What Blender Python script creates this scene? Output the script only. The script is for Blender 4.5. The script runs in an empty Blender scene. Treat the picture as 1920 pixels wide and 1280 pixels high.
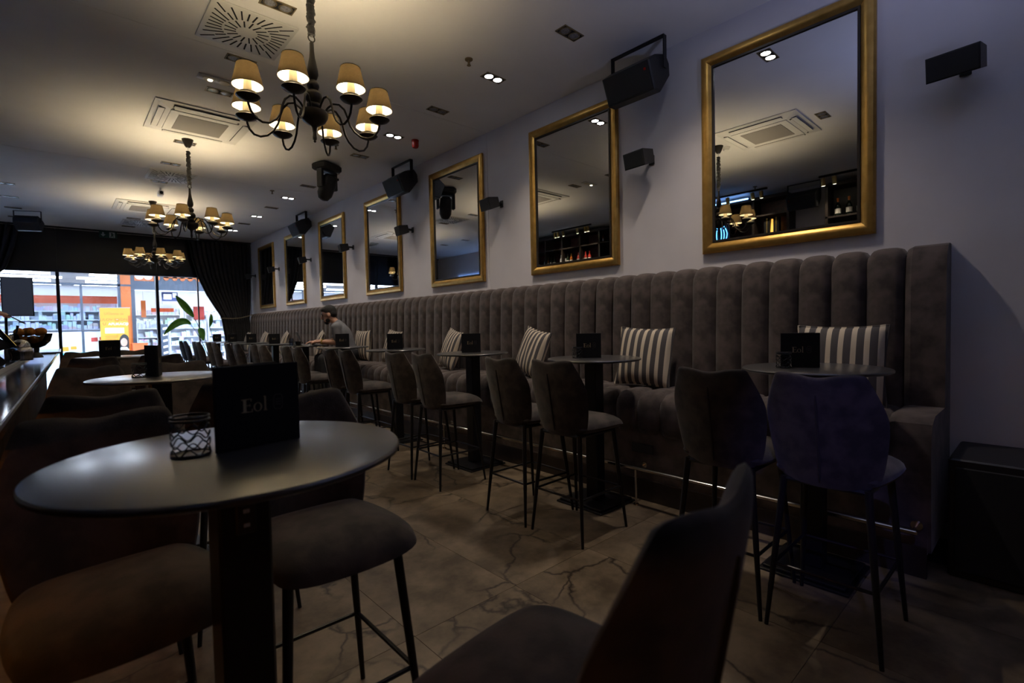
import bpy, bmesh, math, random
from mathutils import Vector, Matrix, Euler
from math import sin, cos, pi, radians, sqrt
random.seed(7)
SC = bpy.context.scene
COL = SC.collection

# ------------------------------------------------------------------ camera
CAM_H = 1.365
YAW, PITCH, ROLL, FPX = 0.742474, -0.0341, -0.021264, 931.89
F = Vector((sin(YAW)*cos(PITCH), cos(YAW)*cos(PITCH), sin(PITCH)))
R0 = Vector((cos(YAW), -sin(YAW), 0)); U0 = R0.cross(F)
R = R0*cos(ROLL) + U0*sin(ROLL); U = -R0*sin(ROLL) + U0*cos(ROLL)
cd = bpy.data.cameras.new('camera'); cam = bpy.data.objects.new('camera', cd); COL.objects.link(cam)
cam.matrix_world = Matrix(((R.x, U.x, -F.x, 0), (R.y, U.y, -F.y, 0), (R.z, U.z, -F.z, CAM_H), (0, 0, 0, 1)))
cd.sensor_width = 36.0; cd.lens = FPX/1920*36.0; cd.clip_start = 0.02; cd.clip_end = 200
cd.dof.use_dof = True; cd.dof.focus_distance = 3.4; cd.dof.aperture_fstop = 2.8
SC.camera = cam

# ------------------------------------------------------------------ world and exposure
w = bpy.data.worlds.new('world'); SC.world = w; w.use_nodes = True
w.node_tree.nodes['Background'].inputs[0].default_value = (0.02, 0.022, 0.03, 1)
w.node_tree.nodes['Background'].inputs[1].default_value = 0.2
SC.view_settings.view_transform = 'Standard'; SC.view_settings.look = 'None'
SC.view_settings.gamma = 1.0; SC.view_settings.use_curve_mapping = False
SC.view_settings.exposure = 0.0
P_BULB, P_DOWN, P_SHOP, P_TRACK = 25.0, 98.0, 20.0, 9.0     # lamp strengths

# ------------------------------------------------------------------ room measures
W, H = 3.95, 3.6955            # right wall, ceiling height
XL, YR, YF = -2.1, -3.0, 15.0  # left wall, rear wall, glass front

# ------------------------------------------------------------------ materials
M = {}
def mat(name, col, rough=0.5, metal=0.0, col2=None, nscale=8.0, bump=0.0, bscale=60.0, sheen=0.0, spec=0.5, emit=None, estr=0.0, coat=0.0, detail=4.0, lo=0.35, hi=0.65):
    m = bpy.data.materials.new(name); m.use_nodes = True
    nt = m.node_tree; b = nt.nodes['Principled BSDF']
    b.inputs['Base Color'].default_value = (*col, 1); b.inputs['Roughness'].default_value = rough
    b.inputs['Metallic'].default_value = metal; b.inputs['Specular IOR Level'].default_value = spec
    if sheen: b.inputs['Sheen Weight'].default_value = sheen; b.inputs['Sheen Roughness'].default_value = 0.45
    if coat: b.inputs['Coat Weight'].default_value = coat; b.inputs['Coat Roughness'].default_value = 0.1
    tc = nt.nodes.new('ShaderNodeTexCoord')
    if col2:
        n = nt.nodes.new('ShaderNodeTexNoise'); n.inputs['Scale'].default_value = nscale; n.inputs['Detail'].default_value = detail
        r = nt.nodes.new('ShaderNodeValToRGB'); r.color_ramp.elements[0].color = (*col, 1); r.color_ramp.elements[1].color = (*col2, 1)
        r.color_ramp.elements[0].position = lo; r.color_ramp.elements[1].position = hi
        nt.links.new(tc.outputs['Object'], n.inputs['Vector']); nt.links.new(n.outputs['Fac'], r.inputs['Fac']); nt.links.new(r.outputs['Color'], b.inputs['Base Color'])
    if bump:
        n = nt.nodes.new('ShaderNodeTexNoise'); n.inputs['Scale'].default_value = bscale; n.inputs['Detail'].default_value = 3
        k = nt.nodes.new('ShaderNodeBump'); k.inputs['Strength'].default_value = bump; k.inputs['Distance'].default_value = 0.01
        nt.links.new(tc.outputs['Object'], n.inputs['Vector']); nt.links.new(n.outputs['Fac'], k.inputs['Height']); nt.links.new(k.outputs['Normal'], b.inputs['Normal'])
    if emit:
        b.inputs['Emission Color'].default_value = (*emit, 1); b.inputs['Emission Strength'].default_value = estr
    M[name] = m
    return m

mat('wall_paint', (0.70, 0.67, 0.68), 0.85, col2=(0.74, 0.71, 0.72), nscale=3, bump=0.05, bscale=180)
mat('ceiling_paint', (0.80, 0.79, 0.77), 0.9, col2=(0.84, 0.83, 0.81), nscale=2)
mat('velvet', (0.016, 0.0115, 0.0098), 0.85, col2=(0.046, 0.033, 0.028), nscale=13, detail=8, lo=0.40, hi=0.60, sheen=0.15, bump=0.12, bscale=220)
mat('banquette_velvet', (0.044, 0.032, 0.028), 0.85, col2=(0.104, 0.078, 0.069), nscale=9, detail=8, lo=0.38, hi=0.62, sheen=0.15, bump=0.12, bscale=220)
mat('seam_thread', (0.02, 0.015, 0.013), 0.9)
mat('black_metal', (0.012, 0.012, 0.014), 0.35, metal=0.4)
mat('black_plastic', (0.012, 0.012, 0.014), 0.5, col2=(0.018, 0.018, 0.02), nscale=30)
mat('speaker_grille', (0.01, 0.01, 0.012), 0.75, bump=0.4, bscale=500)
mat('card_black', (0.006, 0.006, 0.008), 0.6, spec=0.25)
mat('gold_print', (0.42, 0.33, 0.19), 0.45, metal=0.2)
mat('dim_print', (0.06, 0.052, 0.045), 0.5)
mat('gold_frame', (0.62, 0.37, 0.10), 0.36, metal=0.9, col2=(0.50, 0.29, 0.07), nscale=14)
mat('dark_bead', (0.05, 0.04, 0.03), 0.4, metal=0.5)
mat('mirror_glass', (0.80, 0.82, 0.84), 0.0, metal=1.0)
mat('chrome', (0.62, 0.60, 0.56), 0.18, metal=1.0)
mat('brass', (0.55, 0.40, 0.14), 0.3, metal=0.9)
mat('bronze_trim', (0.24, 0.19, 0.11), 0.45, metal=0.5)
mat('white_plastic', (0.66, 0.65, 0.62), 0.5, col2=(0.70, 0.69, 0.66), nscale=5)
mat('grey_grille', (0.24, 0.22, 0.20), 0.7, bump=0.5, bscale=300)
mat('dark_slot', (0.015, 0.015, 0.017), 0.9)
mat('lamp_glass_off', (0.30, 0.30, 0.32), 0.25, col2=(0.10, 0.10, 0.11), nscale=160)
mat('lamp_lit', (1, 1, 1), 0.5, emit=(0.86, 0.90, 1.0), estr=30)
mat('emergency_lit', (1, 1, 1), 0.5, emit=(1.0, 0.93, 0.75), estr=6)
mat('bulb_lit', (1, 1, 1), 0.5, emit=(1.0, 0.84, 0.55), estr=26)
mat('socket_ivory', (0.80, 0.72, 0.52), 0.5)
mat('dark_bronze', (0.035, 0.03, 0.025), 0.4, metal=0.5)
mat('chain_sleeve', (0.012, 0.011, 0.012), 0.95, sheen=0.2)
mat('red_plastic', (0.35, 0.015, 0.01), 0.25)
mat('curtain_cloth', (0.022, 0.020, 0.021), 0.9, col2=(0.032, 0.029, 0.03), nscale=12, sheen=0.15)
mat('rope', (0.30, 0.25, 0.15), 0.8, bump=0.6, bscale=120)
mat('bulkhead_dark', (0.010, 0.009, 0.009), 0.3, col2=(0.014, 0.012, 0.012), nscale=3)
mat('mullion', (0.02, 0.024, 0.035), 0.4, metal=0.3)
mat('counter_stone', (0.010, 0.012, 0.017), 0.10, col2=(0.015, 0.017, 0.023), nscale=20, spec=0.35)
mat('counter_front', (0.016, 0.009, 0.005), 0.95, col2=(0.026, 0.015, 0.008), nscale=6, spec=0.05)
mat('steel_trim', (0.60, 0.60, 0.62), 0.3, metal=0.9)
mat('orange_led', (1, 0.4, 0.08), 0.5, emit=(1.0, 0.34, 0.05), estr=8)
mat('blue_led', (0.1, 0.3, 1), 0.5, emit=(0.22, 0.45, 1.0), estr=7)
mat('blue_neon', (0.1, 0.5, 1), 0.5, emit=(0.08, 0.38, 1.0), estr=7)
mat('dark_wood', (0.022, 0.016, 0.013), 0.45, col2=(0.034, 0.025, 0.02), nscale=9)
mat('plum_panel', (0.10, 0.03, 0.035), 0.4, col2=(0.03, 0.012, 0.016), nscale=14)
mat('bottle_green', (0.012, 0.02, 0.012), 0.12)
mat('bottle_amber', (0.32, 0.09, 0.015), 0.15)
mat('bottle_red', (0.45, 0.04, 0.03), 0.15)
mat('bottle_clear', (0.55, 0.57, 0.60), 0.12)
mat('foil_orange', (0.75, 0.20, 0.03), 0.35)
mat('label_white', (0.75, 0.72, 0.66), 0.6)
mat('orange_peel', (0.62, 0.21, 0.015), 0.45, col2=(0.70, 0.27, 0.02), nscale=12, bump=0.2, bscale=260)
mat('screen_dark', (0.02, 0.024, 0.035), 0.15)
mat('screen_reflection_glow', (0.02, 0.024, 0.035), 0.2, emit=(0.55, 0.66, 1.0), estr=0.035)  # faint emission imitates reflections on the dark display glass
mat('screen_orange', (0.8, 0.2, 0.05), 0.4, emit=(0.95, 0.18, 0.05), estr=0.7)
mat('screen_white', (0.8, 0.8, 0.9), 0.4, emit=(0.85, 0.85, 1.0), estr=0.9)
mat('screen_yellow', (0.9, 0.6, 0.15), 0.4, emit=(0.95, 0.62, 0.16), estr=0.7)
mat('leaf_green', (0.08, 0.28, 0.03), 0.45, col2=(0.15, 0.42, 0.06), nscale=6)
mat('stem_green', (0.05, 0.09, 0.03), 0.6)
mat('pot_dark', (0.03, 0.03, 0.032), 0.6)
mat('soil', (0.03, 0.02, 0.012), 0.95)
mat('skin', (0.50, 0.27, 0.18), 0.55, col2=(0.56, 0.31, 0.21), nscale=20)
mat('hair_dark', (0.008, 0.007, 0.0065), 0.8, col2=(0.022, 0.021, 0.020), nscale=60)
mat('shirt_grey', (0.16, 0.165, 0.18), 0.9, col2=(0.20, 0.205, 0.22), nscale=15)
mat('shirt_black', (0.015, 0.015, 0.017), 0.9)
mat('trousers', (0.018, 0.018, 0.022), 0.9)
mat('shoe_dark', (0.015, 0.013, 0.012), 0.5)
mat('eye_dark', (0.01, 0.008, 0.008), 0.2)
mat('watch_gold', (0.55, 0.42, 0.10), 0.3, metal=0.9)
mat('laptop_grey', (0.22, 0.22, 0.23), 0.4, metal=0.6)
mat('ceramic_black', (0.012, 0.012, 0.012), 0.25)
mat('corridor_tile', (0.55, 0.57, 0.60), 0.2, col2=(0.60, 0.62, 0.65), nscale=2)
mat('shop_white', (0.82, 0.82, 0.84), 0.6)
mat('shop_orange', (0.46, 0.10, 0.006), 0.45)
mat('shop_red_orange', (0.70, 0.10, 0.02), 0.5)
mat('shop_yellow', (0.50, 0.25, 0.015), 0.5)
mat('shop_frame', (0.05, 0.058, 0.075), 0.5)
mat('shop_lit', (1, 1, 1), 0.5, emit=(0.90, 0.95, 1.0), estr=P_SHOP)
mat('corridor_lit', (1, 1, 1), 0.5, emit=(0.62, 0.78, 1.0), estr=330)
mat('shop_ceiling', (0.45, 0.46, 0.50), 0.7, col2=(0.36, 0.37, 0.42), nscale=1.5)
mat('text_red', (0.42, 0.035, 0.02), 0.6)
mat('text_orange', (0.44, 0.075, 0.012), 0.6)
mat('text_white', (0.9, 0.9, 0.88), 0.6)
mat('text_navy', (0.05, 0.06, 0.15), 0.6)
mat('teal_bin', (0.05, 0.32, 0.30), 0.5)
mat('exit_green', (0.004, 0.05, 0.035), 0.4)
mat('exit_white', (0.42, 0.46, 0.45), 0.5)

def special_materials():
    # marble-look stone tiles: brown-grey with cracks and paler clouds, a different crop on every tile
    m = bpy.data.materials.new('stone_tile'); m.use_nodes = True; nt = m.node_tree; b = nt.nodes['Principled BSDF']; N = nt.nodes.new; L = nt.links.new
    tc = N('ShaderNodeTexCoord'); oi = N('ShaderNodeObjectInfo')
    sc = N('ShaderNodeVectorMath'); sc.operation = 'SCALE'; sc.inputs['Scale'].default_value = 37.0
    cb = N('ShaderNodeCombineXYZ'); L(oi.outputs['Random'], cb.inputs[0]); L(oi.outputs['Random'], cb.inputs[1]); L(cb.outputs[0], sc.inputs[0])
    ad = N('ShaderNodeVectorMath'); ad.operation = 'ADD'; L(tc.outputs['Object'], ad.inputs[0]); L(sc.outputs[0], ad.inputs[1])
    nz = N('ShaderNodeTexNoise'); nz.inputs['Scale'].default_value = 3.2; nz.inputs['Detail'].default_value = 7; nz.inputs['Roughness'].default_value = 0.65; L(ad.outputs[0], nz.inputs['Vector'])
    rp = N('ShaderNodeValToRGB'); e = rp.color_ramp.elements
    e[0].position = 0.38; e[0].color = (0.080, 0.056, 0.034, 1); e[1].position = 0.64; e[1].color = (0.215, 0.162, 0.106, 1)
    L(nz.outputs['Fac'], rp.inputs['Fac'])
    dn = N('ShaderNodeTexNoise'); dn.inputs['Scale'].default_value = 4.0; dn.inputs['Detail'].default_value = 5; L(ad.outputs[0], dn.inputs['Vector'])
    mx = N('ShaderNodeMix'); mx.data_type = 'VECTOR'; mx.inputs[0].default_value = 0.22; L(ad.outputs[0], mx.inputs[4]); L(dn.outputs['Color'], mx.inputs[5])
    vo = N('ShaderNodeTexVoronoi'); vo.feature = 'DISTANCE_TO_EDGE'; vo.inputs['Scale'].default_value = 2.4; L(mx.outputs[1], vo.inputs['Vector'])
    vr = N('ShaderNodeValToRGB'); v = vr.color_ramp.elements; v[0].position = 0.0; v[0].color = (0.06, 0.035, 0.02, 1); v[1].position = 0.028; v[1].color = (1, 1, 1, 1); L(vo.outputs['Distance'], vr.inputs['Fac'])
    gate = N('ShaderNodeTexNoise'); gate.inputs['Scale'].default_value = 1.6; L(ad.outputs[0], gate.inputs['Vector'])
    gr = N('ShaderNodeValToRGB'); gr.color_ramp.elements[0].position = 0.46; gr.color_ramp.elements[1].position = 0.56; L(gate.outputs['Fac'], gr.inputs['Fac'])
    m1 = N('ShaderNodeMix'); m1.data_type = 'RGBA'; m1.inputs[6].default_value = (1, 1, 1, 1); L(gr.outputs['Color'], m1.inputs[0]); L(vr.outputs['Color'], m1.inputs[7])
    mu = N('ShaderNodeMix'); mu.data_type = 'RGBA'; mu.blend_type = 'MULTIPLY'; mu.inputs[0].default_value = 0.95; L(rp.outputs['Color'], mu.inputs[6]); L(m1.outputs[2], mu.inputs[7])
    L(mu.outputs[2], b.inputs['Base Color']); b.inputs['Roughness'].default_value = 0.42
    bp = N('ShaderNodeBump'); bp.inputs['Strength'].default_value = 0.12; bp.inputs['Distance'].default_value = 0.01; L(nz.outputs['Fac'], bp.inputs['Height']); L(bp.outputs['Normal'], b.inputs['Normal'])
    M['stone_tile'] = m
    # dark table laminate with pale scuffs
    m = bpy.data.materials.new('table_laminate'); m.use_nodes = True; nt = m.node_tree; b = nt.nodes['Principled BSDF']; N = nt.nodes.new; L = nt.links.new
    tc = N('ShaderNodeTexCoord'); n1 = N('ShaderNodeTexNoise'); n1.inputs['Scale'].default_value = 14; n1.inputs['Detail'].default_value = 8; n1.inputs['Roughness'].default_value = 0.7; L(tc.outputs['Object'], n1.inputs['Vector'])
    r1 = N('ShaderNodeValToRGB'); r1.color_ramp.elements[0].position = 0.70; r1.color_ramp.elements[0].color = (0.032, 0.032, 0.035, 1); r1.color_ramp.elements[1].position = 0.76; r1.color_ramp.elements[1].color = (0.14, 0.14, 0.15, 1)
    L(n1.outputs['Fac'], r1.inputs['Fac']); L(r1.outputs['Color'], b.inputs['Base Color']); b.inputs['Coat Weight'].default_value = 1.0; b.inputs['Coat Roughness'].default_value = 0.25; b.inputs['Roughness'].default_value = 0.3; b.inputs['Specular IOR Level'].default_value = 1.0
    M['table_laminate'] = m
    # striped cushion cloth, stripes across local x
    m = bpy.data.materials.new('stripe_cloth'); m.use_nodes = True; nt = m.node_tree; b = nt.nodes['Principled BSDF']; N = nt.nodes.new; L = nt.links.new
    tc = N('ShaderNodeTexCoord'); sx = N('ShaderNodeSeparateXYZ'); L(tc.outputs['Object'], sx.inputs[0])
    d = N('ShaderNodeMath'); d.operation = 'DIVIDE'; d.inputs[1].default_value = 0.066; L(sx.outputs[0], d.inputs[0])
    fr = N('ShaderNodeMath'); fr.operation = 'FRACT'; L(d.outputs[0], fr.inputs[0])
    lt = N('ShaderNodeMath'); lt.operation = 'LESS_THAN'; lt.inputs[1].default_value = 0.42; L(fr.outputs[0], lt.inputs[0])
    mi = N('ShaderNodeMix'); mi.data_type = 'RGBA'; mi.inputs[6].default_value = (0.075, 0.067, 0.068, 1); mi.inputs[7].default_value = (0.62, 0.53, 0.40, 1)
    L(lt.outputs[0], mi.inputs[0]); L(mi.outputs[2], b.inputs['Base Color']); b.inputs['Roughness'].default_value = 0.85
    M['stripe_cloth'] = m
    # lampshade fabric: light shines through the thin cloth
    m = bpy.data.materials.new('shade_cloth'); m.use_nodes = True; nt = m.node_tree; nt.nodes.clear(); N = nt.nodes.new; L = nt.links.new
    o = N('ShaderNodeOutputMaterial'); t = N('ShaderNodeBsdfTranslucent'); df = N('ShaderNodeBsdfDiffuse'); mi = N('ShaderNodeMixShader')
    tc = N('ShaderNodeTexCoord'); nz = N('ShaderNodeTexNoise'); nz.inputs['Scale'].default_value = 90; L(tc.outputs['Object'], nz.inputs['Vector'])
    rp = N('ShaderNodeValToRGB'); rp.color_ramp.elements[0].color = (0.19, 0.150, 0.092, 1); rp.color_ramp.elements[1].color = (0.28, 0.225, 0.145, 1); L(nz.outputs['Fac'], rp.inputs['Fac'])
    L(rp.outputs['Color'], t.inputs['Color']); df.inputs['Color'].default_value = (0.10, 0.08, 0.06, 1); mi.inputs[0].default_value = 0.5
    L(t.outputs[0], mi.inputs[1]); L(df.outputs[0], mi.inputs[2]); L(mi.outputs[0], o.inputs['Surface'])
    M['shade_cloth'] = m
    m = bpy.data.materials.new('shade_lining'); m.use_nodes = True; nt = m.node_tree; nt.nodes.clear(); N = nt.nodes.new; L = nt.links.new
    o = N('ShaderNodeOutputMaterial'); t = N('ShaderNodeBsdfTranslucent'); t.inputs[0].default_value = (0.55, 0.46, 0.34, 1); df = N('ShaderNodeBsdfDiffuse'); df.inputs[0].default_value = (0.80, 0.74, 0.62, 1); mi = N('ShaderNodeMixShader'); mi.inputs[0].default_value = 0.72
    L(t.outputs[0], mi.inputs[1]); L(df.outputs[0], mi.inputs[2]); L(mi.outputs[0], o.inputs['Surface']); M['shade_lining'] = m
    # clear glass: see-through with a fresnel reflection
    for nm, tint, k in (('pane_glass', (0.93, 0.96, 1.0), 1.45), ('bowl_glass', (0.72, 0.74, 0.74), 1.45), ('tumbler_glass', (0.88, 0.93, 1.0), 1.45)):
        m = bpy.data.materials.new(nm); m.use_nodes = True; nt = m.node_tree; nt.nodes.clear(); N = nt.nodes.new; L = nt.links.new
        o = N('ShaderNodeOutputMaterial'); t = N('ShaderNodeBsdfTransparent'); t.inputs[0].default_value = (*tint, 1)
        g = N('ShaderNodeBsdfGlossy'); g.inputs['Roughness'].default_value = 0.02; f = N('ShaderNodeFresnel'); f.inputs[0].default_value = k; mi = N('ShaderNodeMixShader')
        L(f.outputs[0], mi.inputs[0]); L(t.outputs[0], mi.inputs[1]); L(g.outputs[0], mi.inputs[2]); L(mi.outputs[0], o.inputs['Surface'])
        M[nm] = m
    # small goods on a far shelf: a random colour for every little box (cells, no light in it)
    m = bpy.data.materials.new('shop_goods'); m.use_nodes = True; nt = m.node_tree; b = nt.nodes['Principled BSDF']; N = nt.nodes.new; L = nt.links.new
    tc = N('ShaderNodeTexCoord'); vo = N('ShaderNodeTexVoronoi'); vo.inputs['Scale'].default_value = 5.5; L(tc.outputs['Object'], vo.inputs['Vector'])
    hs = N('ShaderNodeHueSaturation'); hs.inputs['Saturation'].default_value = 0.75; hs.inputs['Value'].default_value = 0.9; L(vo.outputs['Color'], hs.inputs['Color'])
    mi = N('ShaderNodeMix'); mi.data_type = 'RGBA'; mi.inputs[0].default_value = 0.45; mi.inputs[7].default_value = (0.75, 0.76, 0.82, 1); L(hs.outputs['Color'], mi.inputs[6]); L(mi.outputs[2], b.inputs['Base Color'])
    M['shop_goods'] = m
special_materials()

# ------------------------------------------------------------------ mesh helpers
class MB:
    def __init__(s): s.v = []; s.f = []
    def add(s, vs, fs):
        o = len(s.v); s.v += [tuple(p) for p in vs]; s.f += [tuple(i+o for i in f) for f in fs]; return s
    def box(s, x0, x1, y0, y1, z0, z1):
        return s.add([(x0,y0,z0),(x1,y0,z0),(x1,y1,z0),(x0,y1,z0),(x0,y0,z1),(x1,y0,z1),(x1,y1,z1),(x0,y1,z1)],
                     [(0,3,2,1),(4,5,6,7),(0,1,5,4),(1,2,6,5),(2,3,7,6),(3,0,4,7)])
    def cbox(s, x0, x1, y0, y1, z0, z1, c):     # box with chamfered vertical edges and top/bottom rim
        r = [(x0+c,y0),(x1-c,y0),(x1,y0+c),(x1,y1-c),(x1-c,y1),(x0+c,y1),(x0,y1-c),(x0,y0+c)]
        cx, cy = (x0+x1)/2, (y0+y1)/2
        def ins(p): return (cx+(p[0]-cx)*(1-2*c/(x1-x0)), cy+(p[1]-cy)*(1-2*c/(y1-y0)))
        rings = [[(*ins(p), z0) for p in r], [(*p, z0+c) for p in r], [(*p, z1-c) for p in r], [(*ins(p), z1) for p in r]]
        return s.loft(rings, True, True)
    def loft(s, rings, cap0=True, cap1=True, closed=True):
        n = len(rings[0]); vs = [p for r in rings for p in r]; fs = []
        m = n if closed else n-1
        for i in range(len(rings)-1):
            for j in range(m):
                a = i*n+j; b = i*n+(j+1) % n; fs.append((a, b, b+n, a+n))
        if cap0: fs.append(tuple(range(n-1, -1, -1)))
        if cap1: fs.append(tuple((len(rings)-1)*n+j for j in range(n)))
        return s.add(vs, fs)
    def tube(s, pts, rad, n=8, caps=True):      # swept round tube; rad a number or one per point
        pts = [Vector(p) for p in pts]; k = len(pts)
        if not hasattr(rad, '__len__'): rad = [rad]*k
        T = [(pts[min(i+1,k-1)]-pts[max(i-1,0)]).normalized() for i in range(k)]
        a = Vector((0,0,1)) if abs(T[0].z) < 0.9 else Vector((1,0,0)); u = T[0].cross(a).normalized(); rings = []
        for i in range(k):
            u = (u - T[i]*u.dot(T[i])).normalized(); v = T[i].cross(u)
            rings.append([tuple(pts[i] + (u*cos(2*pi*j/n) + v*sin(2*pi*j/n))*rad[i]) for j in range(n)])
        return s.loft(rings, caps, caps)
    def lathe(s, prof, c=(0,0), n=20, caps=True):   # prof: list of (r, z)
        rings = [[(c[0]+r*cos(2*pi*j/n), c[1]+r*sin(2*pi*j/n), z) for j in range(n)] for r, z in prof]
        return s.loft(rings, caps, caps)
    def sphere(s, c, r, n=12, m=8):
        rx, ry, rz = r if hasattr(r, '__len__') else (r, r, r); rings = []
        for i in range(1, m):
            t = pi*i/m; rings.append([(c[0]+rx*sin(t)*cos(2*pi*j/n), c[1]+ry*sin(t)*sin(2*pi*j/n), c[2]-rz*cos(t)) for j in range(n)])
        o = len(s.v); s.loft(rings, False, False); e = len(s.v)
        s.v += [(c[0], c[1], c[2]-rz), (c[0], c[1], c[2]+rz)]
        for j in range(n):
            s.f.append((e, o+(j+1) % n, o+j)); q = o+(m-2)*n; s.f.append((e+1, q+j, q+(j+1) % n))
        return s
    def prism(s, poly, axis, a, b):             # extrude a 2-D outline along an axis (0,1,2)
        def P(p, h):
            q = list(p); q.insert(axis, h); return tuple(q)
        return s.loft([[P(p, a) for p in poly], [P(p, b) for p in poly]], True, True)
    def grid(s, rows, flip=False):
        n = len(rows[0]); vs = [p for r in rows for p in r]; fs = []
        for i in range(len(rows)-1):
            for j in range(n-1):
                a = i*n+j; q = (a, a+1, a+n+1, a+n); fs.append(q[::-1] if flip else q)
        return s.add(vs, fs)
    def xf(s, mtx):
        s.v = [tuple(mtx @ Vector(p)) for p in s.v]; return s
    def mesh(s, name, smooth=True, ang=38):
        me = bpy.data.meshes.new(name); me.from_pydata(s.v, [], s.f)
        bm = bmesh.new(); bm.from_mesh(me); bmesh.ops.recalc_face_normals(bm, faces=bm.faces); bm.to_mesh(me); bm.free()
        if smooth: me.shade_smooth(); me.set_sharp_from_angle(angle=radians(ang))
        return me
KIDS = {}
def link(o, parent=None):
    COL.objects.link(o)
    if parent is not None:
        o.parent = parent; KIDS.setdefault(parent, []).append(o)
    return o
def obj(name, mb, m, parent=None, smooth=True, ang=38, loc=None):
    me = mb.mesh(name, smooth, ang) if isinstance(mb, MB) else mb
    if m and not len(me.materials): me.materials.append(M[m])
    o = bpy.data.objects.new(name, me)
    if loc: o.location = loc
    return link(o, parent)
def tag(o, label, cat, group=None, kind=None):
    o['label'] = label; o['category'] = cat
    if group: o['group'] = group
    if kind: o['kind'] = kind
    return o
def thing(name, label, cat, loc=(0,0,0), rotz=0, group=None):
    o = bpy.data.objects.new(name, None); o.empty_display_size = 0.1; o.location = loc; o.rotation_euler = (0,0,rotz)
    link(o); return tag(o, label, cat, group)
def struct(name, mb, m, smooth=False):
    o = obj(name, mb, m, None, smooth); o['kind'] = 'structure'; return o
def sroot(name):
    o = bpy.data.objects.new(name, None); link(o); o['kind'] = 'structure'; return o
def dup(root, loc=None, rotz=None, label=None, group=None):
    def cp(o, parent):
        c = o.copy(); link(c, parent)
        for k in KIDS.get(o, []): cp(k, c)
        return c
    r = cp(root, None)
    if loc is not None: r.location = loc
    if rotz is not None: r.rotation_euler = (0,0,rotz)
    if label: r['label'] = label
    if group: r['group'] = group
    return r
def share(name, me, parent, loc=(0,0,0), rot=(0,0,0), scale=(1,1,1)):
    o = bpy.data.objects.new(name, me); o.location = loc; o.rotation_euler = rot; o.scale = scale
    return link(o, parent)
def text_mesh(body, size, m, extrude=0.001, align='CENTER'):
    cu = bpy.data.curves.new('text', 'FONT'); cu.body = body; cu.size = size; cu.extrude = extrude; cu.align_x = align; cu.resolution_u = 3
    o = bpy.data.objects.new('text', cu); COL.objects.link(o)
    dg = bpy.context.evaluated_depsgraph_get(); me = bpy.data.meshes.new_from_object(o.evaluated_get(dg)); bpy.data.objects.remove(o)
    me.materials.clear(); me.materials.append(M[m]); return me
def spot(name, loc, power, col, size, blend, parent, rad=0.03, target=None):
    l = bpy.data.lights.new(name, 'SPOT'); l.energy = power; l.color = col; l.spot_size = radians(size); l.spot_blend = blend; l.shadow_soft_size = rad
    o = bpy.data.objects.new(name, l); o.location = loc
    if target is not None: o.rotation_euler = (Vector(target)-Vector(loc)).to_track_quat('-Z', 'Y').to_euler()
    return link(o, parent)
ORD = ['nearest', 'second', 'third', 'fourth', 'fifth', 'sixth', 'seventh', 'eighth', 'ninth', 'tenth', 'eleventh', 'twelfth', 'thirteenth', 'fourteenth', 'fifteenth']

# ================================================================== SETTING
struct('wall_right', MB().box(W, W+0.15, YR, 4.678, 0, H).box(W, W+0.15, 4.682, YF+0.1, 0, H).box(W+0.02, W+0.16, 4.67, 4.69, 0, H), 'wall_paint')
struct('wall_left', MB().box(XL-0.15, XL, YR, YF+0.1, 0, H), 'wall_paint')
struct('wall_rear', MB().box(XL-0.15, W+0.15, YR-0.15, YR, 0, H), 'wall_paint')
ce = sroot('ceiling')
for y0, y1 in ((YR-0.15, 4.678), (4.682, 8.72), (8.724, YF+0.1)):
    obj('ceiling_panel', MB().box(XL-0.15, W+0.15, y0, y1, H, H+0.1), 'ceiling_paint', ce, False)
obj('ceiling_backing', MB().box(XL-0.15, W+0.15, YR-0.15, YF+0.1, H+0.1, H+0.14), 'ceiling_paint', ce, False)

fl = struct('floor', MB().box(XL-0.15, W+0.15, YR-0.15, YF+0.1, -0.2, -0.003), 'dark_slot')
TW, TL, X0T, Y0T = 0.6055, 1.24, 1.116, 0.65
tile_me = MB().box(-TW/2+0.0012, TW/2-0.0012, -TL/2+0.0012, TL/2-0.0012, -0.02, 0.0).mesh('floor_tile', False); tile_me.materials.append(M['stone_tile'])
for i in range(-6, 5):
    for j in range(-3, 12):
        x, y = X0T + (i+0.5)*TW, Y0T + (j+0.5)*TL
        if x < -2.3 or x > 3.7 or y > YF or y < YR: continue
        share('floor_tile', tile_me, fl, (x, y, 0), (0, 0, pi if (i+j) % 2 else 0))

# glass front: dark bulkhead above, mullions, panes
bk = sroot('trim_1')
xs = [-2.1, -1.73, 0.08, 1.89, 3.95]
for a, b in zip(xs[:-1], xs[1:]):
    obj('bulkhead_panel', MB().box(a+0.004, b-0.004, YF-0.10, YF-0.02, 2.80, H), 'bulkhead_dark', bk, False)
obj('bulkhead_rail', MB().box(XL, W, YF-0.13, YF+0.02, 2.74, 2.80), 'mullion', bk, False)
obj('ceiling_track', MB().box(XL, W, YF-0.42, YF-0.36, H-0.03, H), 'bulkhead_dark', bk, False)
obj('backing', MB().box(XL, W, YF-0.02, YF+0.06, 2.80, H), 'bulkhead_dark', bk, False)
fr = sroot('trim_2')
for x, hw in ((-1.73, 0.03), (0.08, 0.03), (1.89, 0.03)):
    obj('mullion', MB().box(x-hw, x+hw, YF-0.06, YF+0.06, 0, 2.74), 'mullion', fr, False)
obj('mullion', MB().box(2.76-0.015, 2.76+0.015, YF-0.02, YF+0.03, 0, 2.74), 'mullion', fr, False)
obj('sill', MB().box(XL, W, YF-0.06, YF+0.06, 0, 0.10), 'mullion', fr, False)
gx = [-2.1, -1.73, 0.08, 1.89, 2.76, 3.95]
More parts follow.
